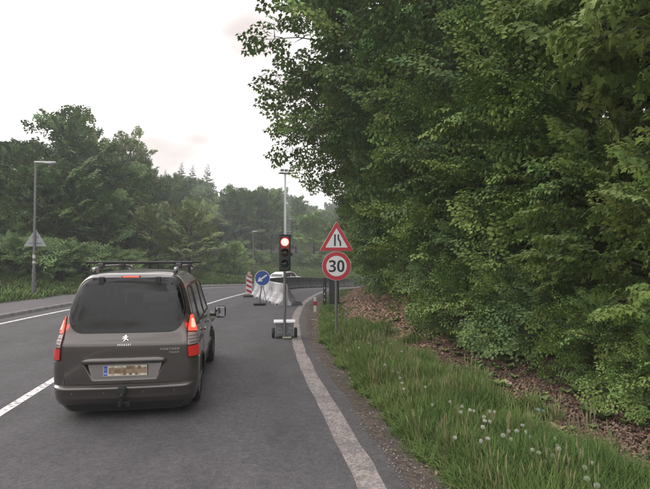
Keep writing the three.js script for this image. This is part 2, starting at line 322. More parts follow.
const inPoly = (p, x, y) => { let c = false; for (let i = 0, j = p.length - 1; i < p.length; j = i++) if ((p[i][1] > y) !== (p[j][1] > y) && x < (p[j][0] - p[i][0]) * (y - p[i][1]) / (p[j][1] - p[i][1]) + p[i][0]) c = !c; return c; };
const sideWins = [roundPoly([[-1.06, 1.13, 0.06], [-0.42, 1.13, 0.1], [-0.56, 1.60, 0.1], [-1.06, 1.62, 0.05]]), roundPoly([[-1.98, 1.12, 0.05], [-1.16, 1.12, 0.05], [-1.16, 1.63, 0.06], [-1.98, 1.63, 0.06]]), roundPoly([[-3.02, 1.12, 0.06], [-2.08, 1.12, 0.05], [-2.08, 1.63, 0.06], [-2.62, 1.63, 0.1]])];

function buildVan() {
  const van = thing('van', 'grey-brown passenger van with lit brake lights and roof bars on the road', 'van', [-1.51, -0.09, -6.45], 0);
  van.scale.set(0.97, 1.06, 1);
  // shell: a stack of level outlines, left open at windows, wheel arches and lower tailgate
  const ys = []; for (let y = 0.18; y < 1.70; y += 0.0225) ys.push(y); for (let k = 0; k <= 14; k++) ys.push(1.83 - 0.13 * Math.pow(1 - k / 14, 1.8));
  const outline = y => {
    const W = bodyW(y), r = cornerR(y), fl = W - r, L = [], zf = bodyFront(y), rf = Math.min(0.5, W * 0.85);
    for (let k = 0; k <= 14; k++) L.push(rearAt(fl * k / 14, y)); for (let k = 1; k <= 10; k++) L.push(rearAt(fl + r * Math.PI / 2 * k / 10, y));
    const za = L[L.length - 1].z, zb = Math.min(zf + rf + 0.06, za - 0.01); for (let k = 1; k <= 90; k++) { const z = lerp(za, zb, k / 90); L.push(V(W * taper(z), y, z)); }
    for (let k = 1; k <= 10; k++) { const t = k / 10 * Math.PI / 2; L.push(V((W - rf + rf * Math.cos(t)) * taper(zb), y, zb - (zb - zf - 0.06) * Math.sin(t))); } for (let k = 1; k <= 8; k++) { const x = (W - rf) * (1 - k / 8); L.push(V(x * taper(zb), y, zf + 0.06 * (x / Math.max(W - rf, 1e-4)) ** 2)); }
    const all = L.map(p => p.clone()); for (let i = L.length - 2; i > 0; i--) all.push(V(-L[i].x, y, L[i].z)); return all;
  };
  const rows = ys.map(outline), n = rows[0].length, pos = [], idx = []; rows.forEach(r => r.forEach(p => pos.push(p.x, p.y, p.z)));
  const wp = winPoly(-0.012), half = 122;
  for (let j = 0; j < rows.length - 1; j++) for (let i = 0; i < n; i++) {
    const i2 = (i + 1) % n, p = [rows[j][i], rows[j][i2], rows[j + 1][i], rows[j + 1][i2]], cx = (p[0].x + p[1].x + p[2].x + p[3].x) / 4, cy = (p[0].y + p[3].y) / 2, cz = (p[0].z + p[1].z + p[2].z + p[3].z) / 4;
    const k = i < half ? i : n - i, rear = k < 24, side = k >= 24 && k < 114;
    if (rear && p.every(v => inPoly(wp, v.x, v.y))) continue;
    if (rear && Math.abs(cx) < 0.66 && cy > 0.53 && cy < 0.95) continue;
    if (side && sideWins.some(w => p.every(v => inPoly(w, v.z, v.y)))) continue;
    if (k >= 114 && cy > 1.2 && cy < 1.7 && Math.abs(cx) < bodyW(cy) - 0.07) continue;
    if (side && (Math.hypot(cz + 0.78, cy - 0.36) < 0.36 || Math.hypot(cz + 3.48, cy - 0.36) < 0.36)) continue;
    const a = j * n + i, b = j * n + i2, c = a + n, d = b + n; idx.push(a, b, c, b, d, c);
  }
  const g = new THREE.BufferGeometry(); g.setAttribute('position', new THREE.Float32BufferAttribute(pos, 3)); g.setIndex(idx); g.computeVertexNormals();
  part('body', g, M.paint, van);
  part('floor', [box(1.6, 0.06, 4.0, 0, 0.28, -2.15), box(1.56, 0.25, 0.5, 0, 0.42, -0.62), box(0.02, 0.4, 0.7, -0.66, 0.42, -0.78), box(0.02, 0.4, 0.7, 0.66, 0.42, -0.78), box(0.02, 0.4, 0.7, -0.66, 0.42, -3.48), box(0.02, 0.4, 0.7, 0.66, 0.42, -3.48)], M.blackPlastic, van);
  // tailgate: frame round the window, shoulder and lower panel with the plate recess
  const tg = roundPoly([[-0.735, 0.955, 0.02], [0.735, 0.955, 0.02], [0.775, 1.33, 0.08], [0.65, 1.775, 0.12], [-0.65, 1.775, 0.12], [-0.775, 1.33, 0.08]]);
  const gate = skin(rearAt, tg, { inner: winPoly(-0.004), rings: 12, off: 0.007, thick: 0.02 });
  const recess = (x, y) => { const hw = lerp(0.40, 0.50, clamp((y - 0.55) / 0.2, 0, 1)), m = sstep(hw, hw - 0.035, Math.abs(x)) * sstep(0.552, 0.567, y) * sstep(0.762, 0.752, y); return -m * lerp(0.008, 0.05, clamp((y - 0.56) / 0.2, 0, 1)); };
  const low = new THREE.BufferGeometry(); {
    const P = [], I = [], nx = 170, ny = 90;
    for (let j = 0; j <= ny; j++) for (let i = 0; i <= nx; i++) { const y = lerp(0.515, 0.957, j / ny), hw = lerp(0.70, 0.735, sstep(0.515, 0.6, y)), x = lerp(-hw, hw, i / nx), p = rearAt(x, y); P.push(p.x, y, p.z + 0.007 + recess(x, y)); if (i < nx && j < ny) { const a = j * (nx + 1) + i, b = a + nx + 1; I.push(a, a + 1, b, a + 1, b + 1, b); } }
    const rim = (x0, y0, x1, y1) => { const s = P.length / 3; for (const [x, y] of [[x0, y0], [x1, y1]]) { const p = rearAt(x, y); P.push(x, y, p.z + 0.007, x, y, p.z - 0.02); } I.push(s, s + 1, s + 2, s + 1, s + 3, s + 2); };
    rim(-0.70, 0.515, 0.70, 0.515); rim(-0.735, 0.957, -0.735, 0.6); rim(0.735, 0.6, 0.735, 0.957);
    low.setAttribute('position', new THREE.Float32BufferAttribute(P, 3)); low.setIndex(I); low.computeVertexNormals();
  }
  const tailgate = part('tailgate', [gate, low], M.paint, van);
  // grab bar over the plate
  const barPts = []; for (let k = 0; k <= 20; k++) { const x = lerp(-0.515, 0.515, k / 20), e = 1 - Math.pow(Math.abs(x) / 0.515, 8); barPts.push(V(x, 0.775 + 0.012 * e, rearAt(x, 0.78).z + 0.012 + 0.02 * e)); }
  const bar = tube(barPts, barPts.map((p, i) => 0.026 + 0.012 * Math.min(1, Math.min(i, 20 - i) / 2)), 14, true);
  part('handle', bar, M.paint, tailgate);
  parts('plate_lamp', [box(0.07, 0.012, 0.02, -0.2, 0.742, -0.012, 0.004), box(0.07, 0.012, 0.02, 0.2, 0.742, -0.012, 0.004)], M.whiteLens, tailgate);
  // number plate, its characters smudged beyond reading
  {
    const plate = part('number_plate', box(0.535, 0.125, 0.008, 0.012, 0.668, 0.004, 0.004), std(lin(0.62, 0.6, 0.56), 0.5), van);
    const c = document.createElement('canvas'); c.width = 416; c.height = 88; const x = c.getContext('2d'); x.fillStyle = '#8a7258'; x.fillRect(0, 0, 416, 88); const r = rngOf(5);
    for (let i = 0; i < 52; i++) for (let j = 0; j < 11; j++) { const e = j < 2 || j > 8, v = r(); const big = hash2(i >> 2, j >> 2, 7); x.fillStyle = e && big > 0.3 ? ['#c9bfae', '#b3a48c', '#d6cfc2'][(i >> 2) % 3] : big > 0.7 ? '#94806a' : big < 0.25 ? '#78644f' : '#86725c'; x.fillRect(i * 8, j * 8, 8, 8); }
    const t = new THREE.CanvasTexture(c); t.colorSpace = THREE.SRGBColorSpace;
    const f = new THREE.PlaneGeometry(0.465, 0.108); f.translate(0.042, 0.668, 0.0095); part('plate_field', f, std(0xffffff, 0.5, 0, { map: t }), plate);
    part('country_band', box(0.045, 0.112, 0.004, -0.226, 0.668, 0.0085, 0.001), std(lin(0.03, 0.1, 0.42), 0.5), plate);
    parts('star', Array.from({ length: 12 }, (_, i) => T(new THREE.CircleGeometry(0.0026, 5), -0.226 + 0.0125 * Math.sin(i * Math.PI / 6), 0.688 + 0.0125 * Math.cos(i * Math.PI / 6), 0.0111)), std(lin(0.8, 0.65, 0.05), 0.6), plate);
    part('country_letters', T(text('CZ', 0.02, 0.001), -0.226, 0.64, 0.0108), std(lin(0.85, 0.85, 0.85), 0.6), plate);
  }
  // emblem: a rearing beast in chrome, and the maker's and model lettering
  {
    const zt = (x, y) => rearAt(x, y).z + 0.012;
    const b = shapeOf([[-0.004, 0.042], [0.006, 0.046], [0.016, 0.043], [0.02, 0.034], [0.014, 0.029], [0.02, 0.022], [0.036, 0.026], [0.04, 0.02], [0.024, 0.012], [0.016, 0.006], [0.026, -0.004], [0.04, -0.012], [0.046, -0.028], [0.036, -0.03], [0.03, -0.018], [0.014, -0.012], [0.004, -0.02], [-0.006, -0.034], [-0.022, -0.036], [-0.022, -0.03], [-0.012, -0.026], [-0.01, -0.012], [-0.002, 0.002], [-0.012, 0.0], [-0.03, -0.012], [-0.036, -0.006], [-0.018, 0.01], [-0.006, 0.014], [-0.004, 0.02], [-0.022, 0.014], [-0.036, 0.012], [-0.034, 0.02], [-0.016, 0.026], [-0.008, 0.032]]);
    const e = extrude(b, 0.004, 0.002, 2); T(e, 0, 0, 0, -0.5); part('emblem', T(e, 0.0, 1.035, zt(0, 1.035) + 0.004), M.chrome, tailgate);
    const name = text('P E U G E O T', 0.02, 0.003); part('maker_lettering', T(name, 0, 0.968, zt(0, 0.968) + 0.002, -0.15), M.chrome, tailgate);
    const t1 = text('PARTNER', 0.03, 0.003); t1.scale(1.35, 0.85, 1); part('model_lettering', T(t1, 0.56, 0.905, rearAt(0.56, 0.905).z + 0.008, 0, 0.1), M.chrome, tailgate);
    const t2 = text('Tepee', 0.024, 0.003); t2.scale(1.35, 0.9, 1); part('trim_lettering', T(t2, 0.61, 0.862, rearAt(0.61, 0.862).z + 0.008, 0, 0.11), M.chrome, tailgate);
  }
  // rear window with its seal, hinges and the high brake light
  const rw = part('rear_window', skin(rearAt, winPoly(0.006), { rings: 12, off: 0.012, thick: 0.006 }), M.tint, van);
  part('window_seal', skin(rearAt, winPoly(0.012), { inner: winPoly(-0.022), rings: 2, off: 0.0105, thick: 0.012 }), M.blackPlastic, rw);
  for (const sg of [-1, 1]) { const p = rearAt(sg * 0.36, 1.70); part('hinge', box(0.075, 0.10, 0.035, p.x, 1.705, p.z + 0.02, 0.014), M.blackPlastic, rw); }
  { const p = rearAt(0, 1.768), h = part('high_brake_light', [T(box(0.25, 0.035, 0.03, 0, 0, 0, 0.012), 0, 1.752, p.z + 0.03, 0.35)], M.darkRed, van); part('light_lens', T(box(0.215, 0.02, 0.02, 0, 0, 0, 0.008), 0, 1.752, p.z + 0.041, 0.35), M.redLit, h); }
  // tail lights
  for (const sg of [-1, 1]) {
    const fl = y => bodyW(y) - cornerR(y), S = (d, y) => rearAt(sg * (fl(y) + d), y), lens = (poly, off, thick = 0.012) => skin(S, roundPoly(poly, 4, 6), { rings: 6, off, thick, flip: sg < 0 });
    const tl = part('tail_light', lens([[0.045, 0.79, 0.02], [0.30, 0.80, 0.02], [0.30, 1.05, 0.1], [0.27, 1.29, 0.03], [0.17, 1.295, 0.03], [0.075, 1.13, 0.1]], 0.016, 0.03), M.darkRed, van);
    part('brake_light_lens', lens([[0.082, 1.095, 0.015], [0.285, 1.075, 0.02], [0.26, 1.275, 0.025], [0.178, 1.28, 0.025]], 0.022), M.redLit, tl, 'lit brake lamp glowing red');
    part('brake_light_bulb', lens([[0.13, 1.125, 0.03], [0.225, 1.12, 0.03], [0.225, 1.225, 0.04], [0.18, 1.24, 0.03]], 0.0245, 0.004), M.redCore, tl);
    part('clear_lens', lens([[0.06, 0.94, 0.015], [0.292, 0.945, 0.015], [0.286, 1.06, 0.015], [0.078, 1.08, 0.015]], 0.021), M.whiteLens, tl);
    for (let k = 0; k < 3; k++) part('lens_rib', lens([[0.075, 0.962 + k * 0.034, 0.002], [0.286, 0.966 + k * 0.03, 0.002], [0.286, 0.972 + k * 0.03, 0.002], [0.075, 0.968 + k * 0.034, 0.002]], 0.024, 0.006), M.greyPlastic, tl);
    part('fog_light_lens', lens([[0.055, 0.803, 0.015], [0.292, 0.81, 0.015], [0.292, 0.93, 0.015], [0.06, 0.925, 0.015]], 0.021), M.redDim, tl);
    const p = S(0.15, 1.2), li = new THREE.PointLight(0xff2a12, 0.03, 0, 2); li.position.set(p.x + sg * 0.04, p.y, p.z + 0.08); li.shadow.radius = 2; li.castShadow = true; van.add(li);
    // bumper upright below the lamp, flank wheel lip, doors
    part('bumper_corner', skin(S, roundPoly([[0.0, 0.50, 0.02], [0.40, 0.50, 0.02], [0.36, 0.775, 0.03], [0.0, 0.775, 0.02]], 4, 8), { rings: 8, off: 0.008, thick: 0.03, flip: sg < 0 }), M.paint, van);
  }
  // bumper wrapping round the tail
  {
    const prof = [[0.265, -0.03], [0.275, 0.0], [0.30, 0.03], [0.345, 0.048], [0.36, 0.06], [0.372, 0.052], [0.42, 0.062], [0.45, 0.072], [0.468, 0.078], [0.482, 0.074], [0.492, 0.058], [0.50, 0.03], [0.512, 0.0], [0.515, -0.02]], P = [], I = [], nA = 90, A = 1.42;
    for (const [y, o] of prof) for (let i = 0; i <= nA; i++) { const a = lerp(-A, A, i / nA), e = 1e-3, p = rearAt(a, Math.max(y, 0.3)), t = rearAt(a + e, Math.max(y, 0.3)).sub(rearAt(a - e, Math.max(y, 0.3))).normalize(), k = 1 - 0.85 * sstep(0.66, 1.0, Math.abs(a)); P.push(p.x - t.z * o * k, y, p.z + t.x * o * k); }
    for (let j = 0; j < prof.length - 1; j++) for (let i = 0; i < nA; i++) { const a = j * (nA + 1) + i, b = a + nA + 1; I.push(a, a + 1, b, a + 1, b + 1, b); }
    const bg = new THREE.BufferGeometry(); bg.setAttribute('position', new THREE.Float32BufferAttribute(P, 3)); bg.setIndex(I); bg.computeVertexNormals();
    const bumper = part('rear_bumper', bg, M.paint, van);
    for (const x of [-0.62, -0.24, 0.24, 0.62]) { const p = rearAt(x, 0.42); part('parking_sensor', T(new THREE.CylinderGeometry(0.012, 0.012, 0.01, 12), x, 0.425, p.z + 0.064, Math.PI / 2), M.greyPlastic, bumper); }
    part('lower_trim', skin(rearAt, roundPoly([[-0.66, 0.20, 0.04], [0.66, 0.20, 0.04], [0.74, 0.285, 0.02], [-0.74, 0.285, 0.02]], 4, 10), { rings: 5, off: 0.012, thick: 0.03 }), M.blackPlastic, bumper);
  }
  // tow bar
  const tow = part('tow_bar', [tube([V(0, 0.27, -0.15), V(0, 0.27, 0.06), V(0, 0.30, 0.12), V(0, 0.38, 0.135)], [0.022, 0.022, 0.02, 0.018], 10, true), box(0.16, 0.10, 0.04, 0, 0.29, -0.02, 0.01)], M.blackPlastic, van);
  part('tow_ball', [T(new THREE.SphereGeometry(0.03, 16, 12), 0, 0.405, 0.135), box(0.10, 0.085, 0.07, 0.0, 0.46, 0.10, 0.02)], M.rubber, tow);
  // wheels
  for (const sg of [-1, 1]) for (const z of [-0.78, -3.48]) {
    const w = new THREE.Group(); w.name = 'wheel'; w.position.set(sg * 0.775, 0.385, z); w.scale.y = 1 / 1.06; van.add(w);
    const tp = [[0.2, -0.095], [0.27, -0.105], [0.305, -0.09], [0.316, -0.06], [0.318, 0], [0.316, 0.06], [0.305, 0.09], [0.27, 0.105], [0.2, 0.095]].map(([r, y]) => new THREE.Vector2(r, y));
    part('tyre', T(new THREE.LatheGeometry(tp, 40), 0, 0, 0, 0, 0, Math.PI / 2), M.rubber, w);
    const rim = [T(new THREE.CylinderGeometry(0.205, 0.205, 0.17, 32, 1, true), 0, 0, 0, 0, 0, Math.PI / 2), T(new THREE.CylinderGeometry(0.05, 0.06, 0.04, 20), sg * 0.07, 0, 0, 0, 0, Math.PI / 2)];
    for (let k = 0; k < 5; k++) rim.push(T(box(0.03, 0.17, 0.06, 0, 0, 0, 0.012).translate(sg * 0.07, 0.115, 0), 0, 0, 0, k * Math.PI * 0.4));
    part('rim', rim, M.alu, w);
    part('arch_trim', tube(Array.from({ length: 19 }, (_, k) => { const t = lerp(-0.25, Math.PI + 0.25, k / 18), y = 0.36 + 0.365 * Math.sin(t); return V(sg * (bodyW(Math.max(y, 0.2)) * taper(z) + 0.002), y, z + 0.365 * Math.cos(t)); }), Array(19).fill(0.017), 8), M.blackPlastic, van);
  }
  // side glass, doors, handles, mirrors, trim
  for (const sg of [-1, 1]) {
    sideWins.forEach((w, k) => { const win = part('side_window', skin(sideAt(sg), w, { rings: 6, off: -0.004, thick: 0.004, flip: sg > 0 }), M.sideTint, van); const c = [0, 1].map(d => w.reduce((s, p) => s + p[d], 0) / w.length); part('window_seal', skin(sideAt(sg), w.map(p => [c[0] + (p[0] - c[0]) * 1.03, c[1] + (p[1] - c[1]) * 1.06]), { inner: w.map(p => [c[0] + (p[0] - c[0]) * 0.95, c[1] + (p[1] - c[1]) * 0.92]), rings: 2, off: 0.004, thick: 0.012, flip: sg > 0 }), M.blackPlastic, win); });
    const doors = [[[-2.03, 0.34, 0.05], [-1.12, 0.34, 0.05], [-1.12, 1.085, 0.04], [-2.03, 1.085, 0.04]], [[-3.0, 0.36, 0.12], [-2.06, 0.34, 0.05], [-2.06, 1.085, 0.04], [-3.06, 1.085, 0.04]]];
    for (const d of doors) { const dr = part('door', skin(sideAt(sg), roundPoly(d, 4, 8), { rings: 8, off: 0.004, thick: 0.012, flip: sg > 0 }), M.paint, van); const hz = d[1][0] - 0.14 ; part('handle', box(0.03, 0.035, 0.19, sg * (bodyW(0.98) * taper(hz) + 0.03), 0.98, hz, 0.013), M.paint, dr); part('rubbing_strip', box(0.02, 0.07, d[1][0] - d[0][0] - 0.08, sg * (bodyW(0.58) * taper((d[0][0] + d[1][0]) / 2) + 0.006), 0.58, (d[0][0] + d[1][0]) / 2, 0.008), M.greyPlastic, dr); }
    part('slide_rail', box(0.014, 0.025, 0.72, sg * (bodyW(0.93) + 0.003), 0.93, -0.72, 0.004), M.blackPlastic, van);
    const mir = part('door_mirror', [box(0.2, 0.21, 0.13, sg * 1.05, 1.07, -2.72, 0.055), box(0.16, 0.05, 0.07, sg * 0.93, 1.02, -2.73, 0.02)], M.blackPlastic, van);
    part('mirror_glass', T(box(0.16, 0.165, 0.006, 0, 0, 0, 0.003), sg * 1.05, 1.07, -2.655), std(lin(0.75, 0.77, 0.8), 0.03, 1), mir);
    const rz = z => V(sg * 0.545, 1.80 + 0.075 * (1 - Math.pow(Math.abs((z + 1.62) / 1.12), 6)), z), rp = []; for (let k = 0; k <= 30; k++) rp.push(rz(lerp(-0.52, -2.72, k / 30)));
    const rail = part('roof_rail', tube(rp, rp.map((_, i) => i < 2 || i > 28 ? 0.026 : 0.019), 10, true), std(lin(0.12, 0.12, 0.12), 0.35, 0.7), van);
    parts('rail_foot', [box(0.055, 0.085, 0.16, sg * 0.545, 1.825, -0.60, 0.025), box(0.055, 0.085, 0.16, sg * 0.545, 1.825, -2.62, 0.025)], M.alu, rail);
  }
  for (const z of [-0.86, -2.05]) { const cb = part('crossbar', T(box(1.50, 0.032, 0.075, 0, 0, 0, 0.014), 0, 1.925, z), M.blackPlastic, van); for (const sg of [-1, 1]) part('clamp', [box(0.09, 0.07, 0.11, sg * 0.545, 1.885, z, 0.02)], M.greyPlastic, cb); }
  part('aerial', tube([V(0, 1.82, -2.3), V(0, 1.9, -2.2), V(0, 2.03, -2.0)], [0.008, 0.004, 0.003], 6), M.blackPlastic, van);
  // windscreen, lamps at the front
  { const P = [], I = []; for (let j = 0; j <= 10; j++) for (let i = 0; i <= 12; i++) { const y = lerp(1.18, 1.72, j / 10), W = bodyW(y) - 0.05, x = lerp(-W, W, i / 12); P.push(x, y, bodyFront(y) + 0.01 + 0.42 * Math.pow(Math.abs(x) / (W + 0.05), 3.2)); if (i < 12 && j < 10) { const a = j * 13 + i; I.push(a, a + 13, a + 1, a + 1, a + 13, a + 14); } } const wg = new THREE.BufferGeometry(); wg.setAttribute('position', new THREE.Float32BufferAttribute(P, 3)); wg.setIndex(I); wg.computeVertexNormals(); part('windscreen', wg, M.clear, van); }
  for (const sg of [-1, 1]) part('headlight', T(new THREE.SphereGeometry(1, 18, 12).scale(0.2, 0.13, 0.12), sg * 0.66, 0.82, -4.17), M.whiteLens, van);
  // cabin
  const seat = (x, z, w) => { part('seat', [T(box(w, 0.62, 0.14, 0, 0, 0, 0.06), x, 0.92, z, -0.16), box(w, 0.14, 0.5, x, 0.58, z - 0.3, 0.05)], M.seat, van); };
  seat(-0.45, -1.35, 0.42); seat(0.0, -1.35, 0.42); seat(0.45, -1.35, 0.42); seat(-0.4, -2.4, 0.5); seat(0.4, -2.4, 0.5);
  for (const [x, z] of [[-0.45, -1.32], [0.45, -1.32], [-0.4, -2.36], [0.4, -2.36]]) part('head_rest', T(box(0.26, 0.19, 0.1, 0, 0, 0, 0.045), x, 1.34, z), M.seat, van);
  part('dashboard', box(1.5, 0.3, 0.5, 0, 0.98, -3.25, 0.1), M.seat, van);
  part('parcel_shelf', box(1.3, 0.03, 0.55, 0, 1.07, -0.7, 0.01), M.seat, van);
  return van;
}
buildVan();

// ---------------------------------------------------------------- road-works objects
const signWhite = std(lin(0.66, 0.66, 0.68), 0.45), signRed = std(lin(0.42, 0.02, 0.035), 0.45), signBlue = std(lin(0.012, 0.06, 0.3), 0.4), signBlack = std(lin(0.012, 0.012, 0.014), 0.5), signGrey = std(lin(0.33, 0.35, 0.36), 0.5, 0.5);
const triShape = (side, r) => { const h = side * Math.sqrt(3) / 2; return shapeOf(roundPoly([[-side / 2, -h / 3, r], [side / 2, -h / 3, r], [0, h * 2 / 3, r]], 8, 1)); };
const disc = (r, d, n = 56) => T(new THREE.CylinderGeometry(r, r, d, n), 0, 0, 0, Math.PI / 2);
{   // narrowing triangle and speed limit on one post
  const gx = 2.16, gz = -12.0, y0 = ground(gx, gz);
  const o = thing('road_sign', 'round speed limit 30 sign under a red triangle on a grey post in the grass', 'road sign', [gx, y0, gz], -0.13);
  part('post', [cyl(0.03, 0.03, 2.8 - y0, 0, -0.05, 0, 20), T(new THREE.SphereGeometry(0.031, 16, 8), 0, 2.75 - y0, 0)], M.galv, o);
  const cy = 1.825 - y0, ty = 2.445 - y0;
  const tri = part('warning_sign', T(extrude(triShape(0.84, 0.05), 0.012, 0.003), 0.01, ty, 0.035), signRed, o, 'white triangle with red border, road narrows from the right');
  part('sign_border', T(extrude(triShape(0.86, 0.055), 0.008, 0.002), 0.01, ty, 0.031), signWhite, tri);
  part('sign_field', T(extrude(triShape(0.555, 0.02), 0.004), 0.01, ty, 0.047), signWhite, tri);
  parts('symbol', [T(extrude(shapeOf([[-0.062, -0.125], [-0.02, -0.125], [-0.02, 0.165], [-0.062, 0.165]]), 0.003), 0.01, ty, 0.0505), T(extrude(shapeOf([[0.075, -0.125], [0.115, -0.125], [0.115, -0.02], [0.065, 0.06], [0.065, 0.165], [0.025, 0.165], [0.025, 0.045], [0.075, -0.035]]), 0.003), 0.01, ty, 0.0505)], signBlack, tri);
  parts('bracket', [box(0.1, 0.04, 0.05, 0, ty - 0.18, 0.012, 0.006), box(0.1, 0.04, 0.05, 0, ty + 0.2, 0.012, 0.006)], M.galv, tri);
  const rd = part('speed_limit_sign', T(disc(0.35, 0.016), 0.01, cy, 0.04), signRed, o, 'round white sign with red border reading 30');
  part('sign_border', T(disc(0.358, 0.01), 0.01, cy, 0.036), signWhite, rd);
  part('sign_field', T(disc(0.252, 0.006), 0.01, cy, 0.049), signWhite, rd);
  const n30 = text('30', 0.29, 0.003); n30.scale(0.93, 1, 1); part('number', T(n30, 0.01, cy, 0.0522), signBlack, rd);
  parts('bracket', [box(0.1, 0.04, 0.05, 0, cy - 0.2, 0.012, 0.006), box(0.1, 0.04, 0.05, 0, cy + 0.2, 0.012, 0.006)], M.galv, rd);
}
{   // portable traffic light on a wheeled box
  const o = thing('traffic_light', 'portable traffic light showing red on a wheeled grey box', 'traffic light', [0.93, 0, -12.62], -0.06);
  const boxM = std(lin(0.33, 0.34, 0.36), 0.55, 0.1, { map: rep(noiseTex, 1.5) });
  const bs = part('battery_box', [box(0.46, 0.32, 0.40, 0, 0.22, 0, 0.02), box(0.30, 0.05, 0.02, 0, 0.14, 0.205, 0.006)], boxM, o);
  part('box_lid', box(0.55, 0.045, 0.46, 0, 0.405, 0, 0.015), std(lin(0.62, 0.62, 0.64), 0.5), bs);
  parts('catch', [box(0.03, 0.06, 0.02, -0.12, 0.355, 0.205, 0.005), box(0.03, 0.06, 0.02, 0.12, 0.355, 0.205, 0.005)], M.galv, bs);
  part('foot_plate', box(0.22, 0.03, 0.10, 0.06, 0.03, 0.22, 0.008), std(lin(0.5, 0.47, 0.36), 0.7), bs);
  for (const sg of [-1, 1]) { const w = part('wheel', T(new THREE.TorusGeometry(0.092, 0.038, 14, 30), sg * 0.285, 0.13, 0.05, 0, Math.PI / 2), M.rubber, o); part('hub', T(new THREE.CylinderGeometry(0.06, 0.06, 0.05, 20), sg * 0.285, 0.13, 0.05, 0, 0, Math.PI / 2), M.greyPlastic, w); }
  part('axle', T(new THREE.CylinderGeometry(0.014, 0.014, 0.6, 10), 0, 0.13, 0.05, 0, 0, Math.PI / 2), M.galv, o);
  part('pole', [cyl(0.036, 0.036, 2.1, 0, 0.05, 0.225, 20), box(0.09, 0.05, 0.05, 0, 0.30, 0.215, 0.01), box(0.09, 0.05, 0.05, 0, 0.12, 0.215, 0.01)], M.galv, o);
  const hd = part('signal_head', [box(0.29, 0.9, 0.17, 0, 2.15, 0.24, 0.04), box(0.06, 0.08, 0.10, 0.17, 2.12, 0.22, 0.02), box(0.33, 0.02, 0.2, 0, 2.605, 0.23, 0.01)], std(lin(0.014, 0.014, 0.015), 0.5), o);
  [[2.425, 'red_lens', phy(lin(0.6, 0.1, 0.07), 0.2, 0, { emissive: lin(1, 0.1, 0.09), emissiveIntensity: 6.5 })], [2.15, 'amber_lens', phy(lin(0.03, 0.016, 0.004), 0.2, 0)], [1.875, 'green_lens', phy(lin(0.004, 0.02, 0.014), 0.2, 0)]].forEach(([y, nm, m], k) => {
    part(nm, T(new THREE.SphereGeometry(0.145, 28, 10, 0, Math.PI * 2, 0, 0.72).rotateX(Math.PI / 2), 0, y, 0.325 - 0.105), m, hd, k ? undefined : 'lit red signal lamp');
    const hood = new THREE.CylinderGeometry(0.115, 0.118, 0.15, 28, 1, true, Math.PI * 0.62, Math.PI * 0.76 + 0.0).rotateX(Math.PI / 2);
    part('hood', T(hood, 0, y, 0.4), M.blackPlastic, hd);
  });
  const li = new THREE.PointLight(0xff3322, 0.5, 0, 2); li.position.set(0, 2.425, 0.46); li.shadow.radius = 4; li.castShadow = true; o.add(li);
}
{   // blue arrow sign on its stand
  const o = thing('direction_sign', 'round blue sign with a white arrow on a low stand before the barriers', 'road sign', [0.52, 0, -21.5], 0.02);
  const lean = new THREE.Matrix4().makeRotationX(-0.06).setPosition(0.10, 1.17, 0);
  const d = part('sign_plate', disc(0.335, 0.014).applyMatrix4(lean), signBlue, o);
  part('sign_border', (() => { const s = new THREE.Shape(); s.absarc(0, 0, 0.335, 0, Math.PI * 2); const h = new THREE.Path(); h.absarc(0, 0, 0.312, 0, Math.PI * 2); s.holes.push(h); return extrude(s, 0.003).translate(0, 0, 0.007).applyMatrix4(lean); })(), signWhite, d);
  const ar = shapeOf([[0.235, 0.035], [-0.07, 0.035], [-0.07, 0.12], [-0.26, 0], [-0.07, -0.12], [-0.07, -0.035], [0.235, -0.035]]);
  part('arrow', extrude(ar, 0.003).rotateZ(0.62).translate(0, 0, 0.0072).applyMatrix4(lean), signWhite, d);
  part('foot', box(0.52, 0.09, 0.34, -0.02, 0.05, 0, 0.03), std(lin(0.045, 0.04, 0.038), 0.9, 0, { map: noiseTex }), o);
  part('post', [tube([V(0.0, 0.06, 0), V(0.1, 1.48, -0.03)], [0.022, 0.022], 10, true), tube([V(-0.08, 0.06, 0.02), V(0.08, 0.85, -0.02)], [0.014, 0.014], 8, true), tube([V(0.3, 0.06, -0.25), V(0.1, 1.0, -0.03)], [0.014, 0.014], 8, true)], M.galv, o);
}
{   // red and white chevron board
  const o = thing('chevron_board', 'narrow red and white striped guide board beside the barrier on the centre line', 'guide board', [0.06, 0, -26.3], 0.1);
  const bd = part('board', box(0.3, 1.0, 0.04, 0, 0.66, 0, 0.015), signWhite, o);
  for (let k = 0; k < 4; k++) { const y0 = 0.17 + k * 0.26, pts = [[-0.14, y0 + 0.14], [0.14, y0], [0.14, y0 + 0.13], [-0.14, y0 + 0.27]].map(([x, y]) => [x, Math.min(y, 1.15)]); part('stripe', extrude(shapeOf(pts), 0.003).translate(0, 0, 0.0205), signRed, bd); }
  part('warning_lamp', [T(disc(0.085, 0.06, 28), 0, 1.25, 0), box(0.1, 0.06, 0.06, 0, 1.17, 0, 0.01)], std(lin(0.55, 0.42, 0.3), 0.4), o);
  part('foot', box(0.62, 0.1, 0.36, 0, 0.055, 0, 0.03), std(lin(0.07, 0.045, 0.04), 0.9), o);
}
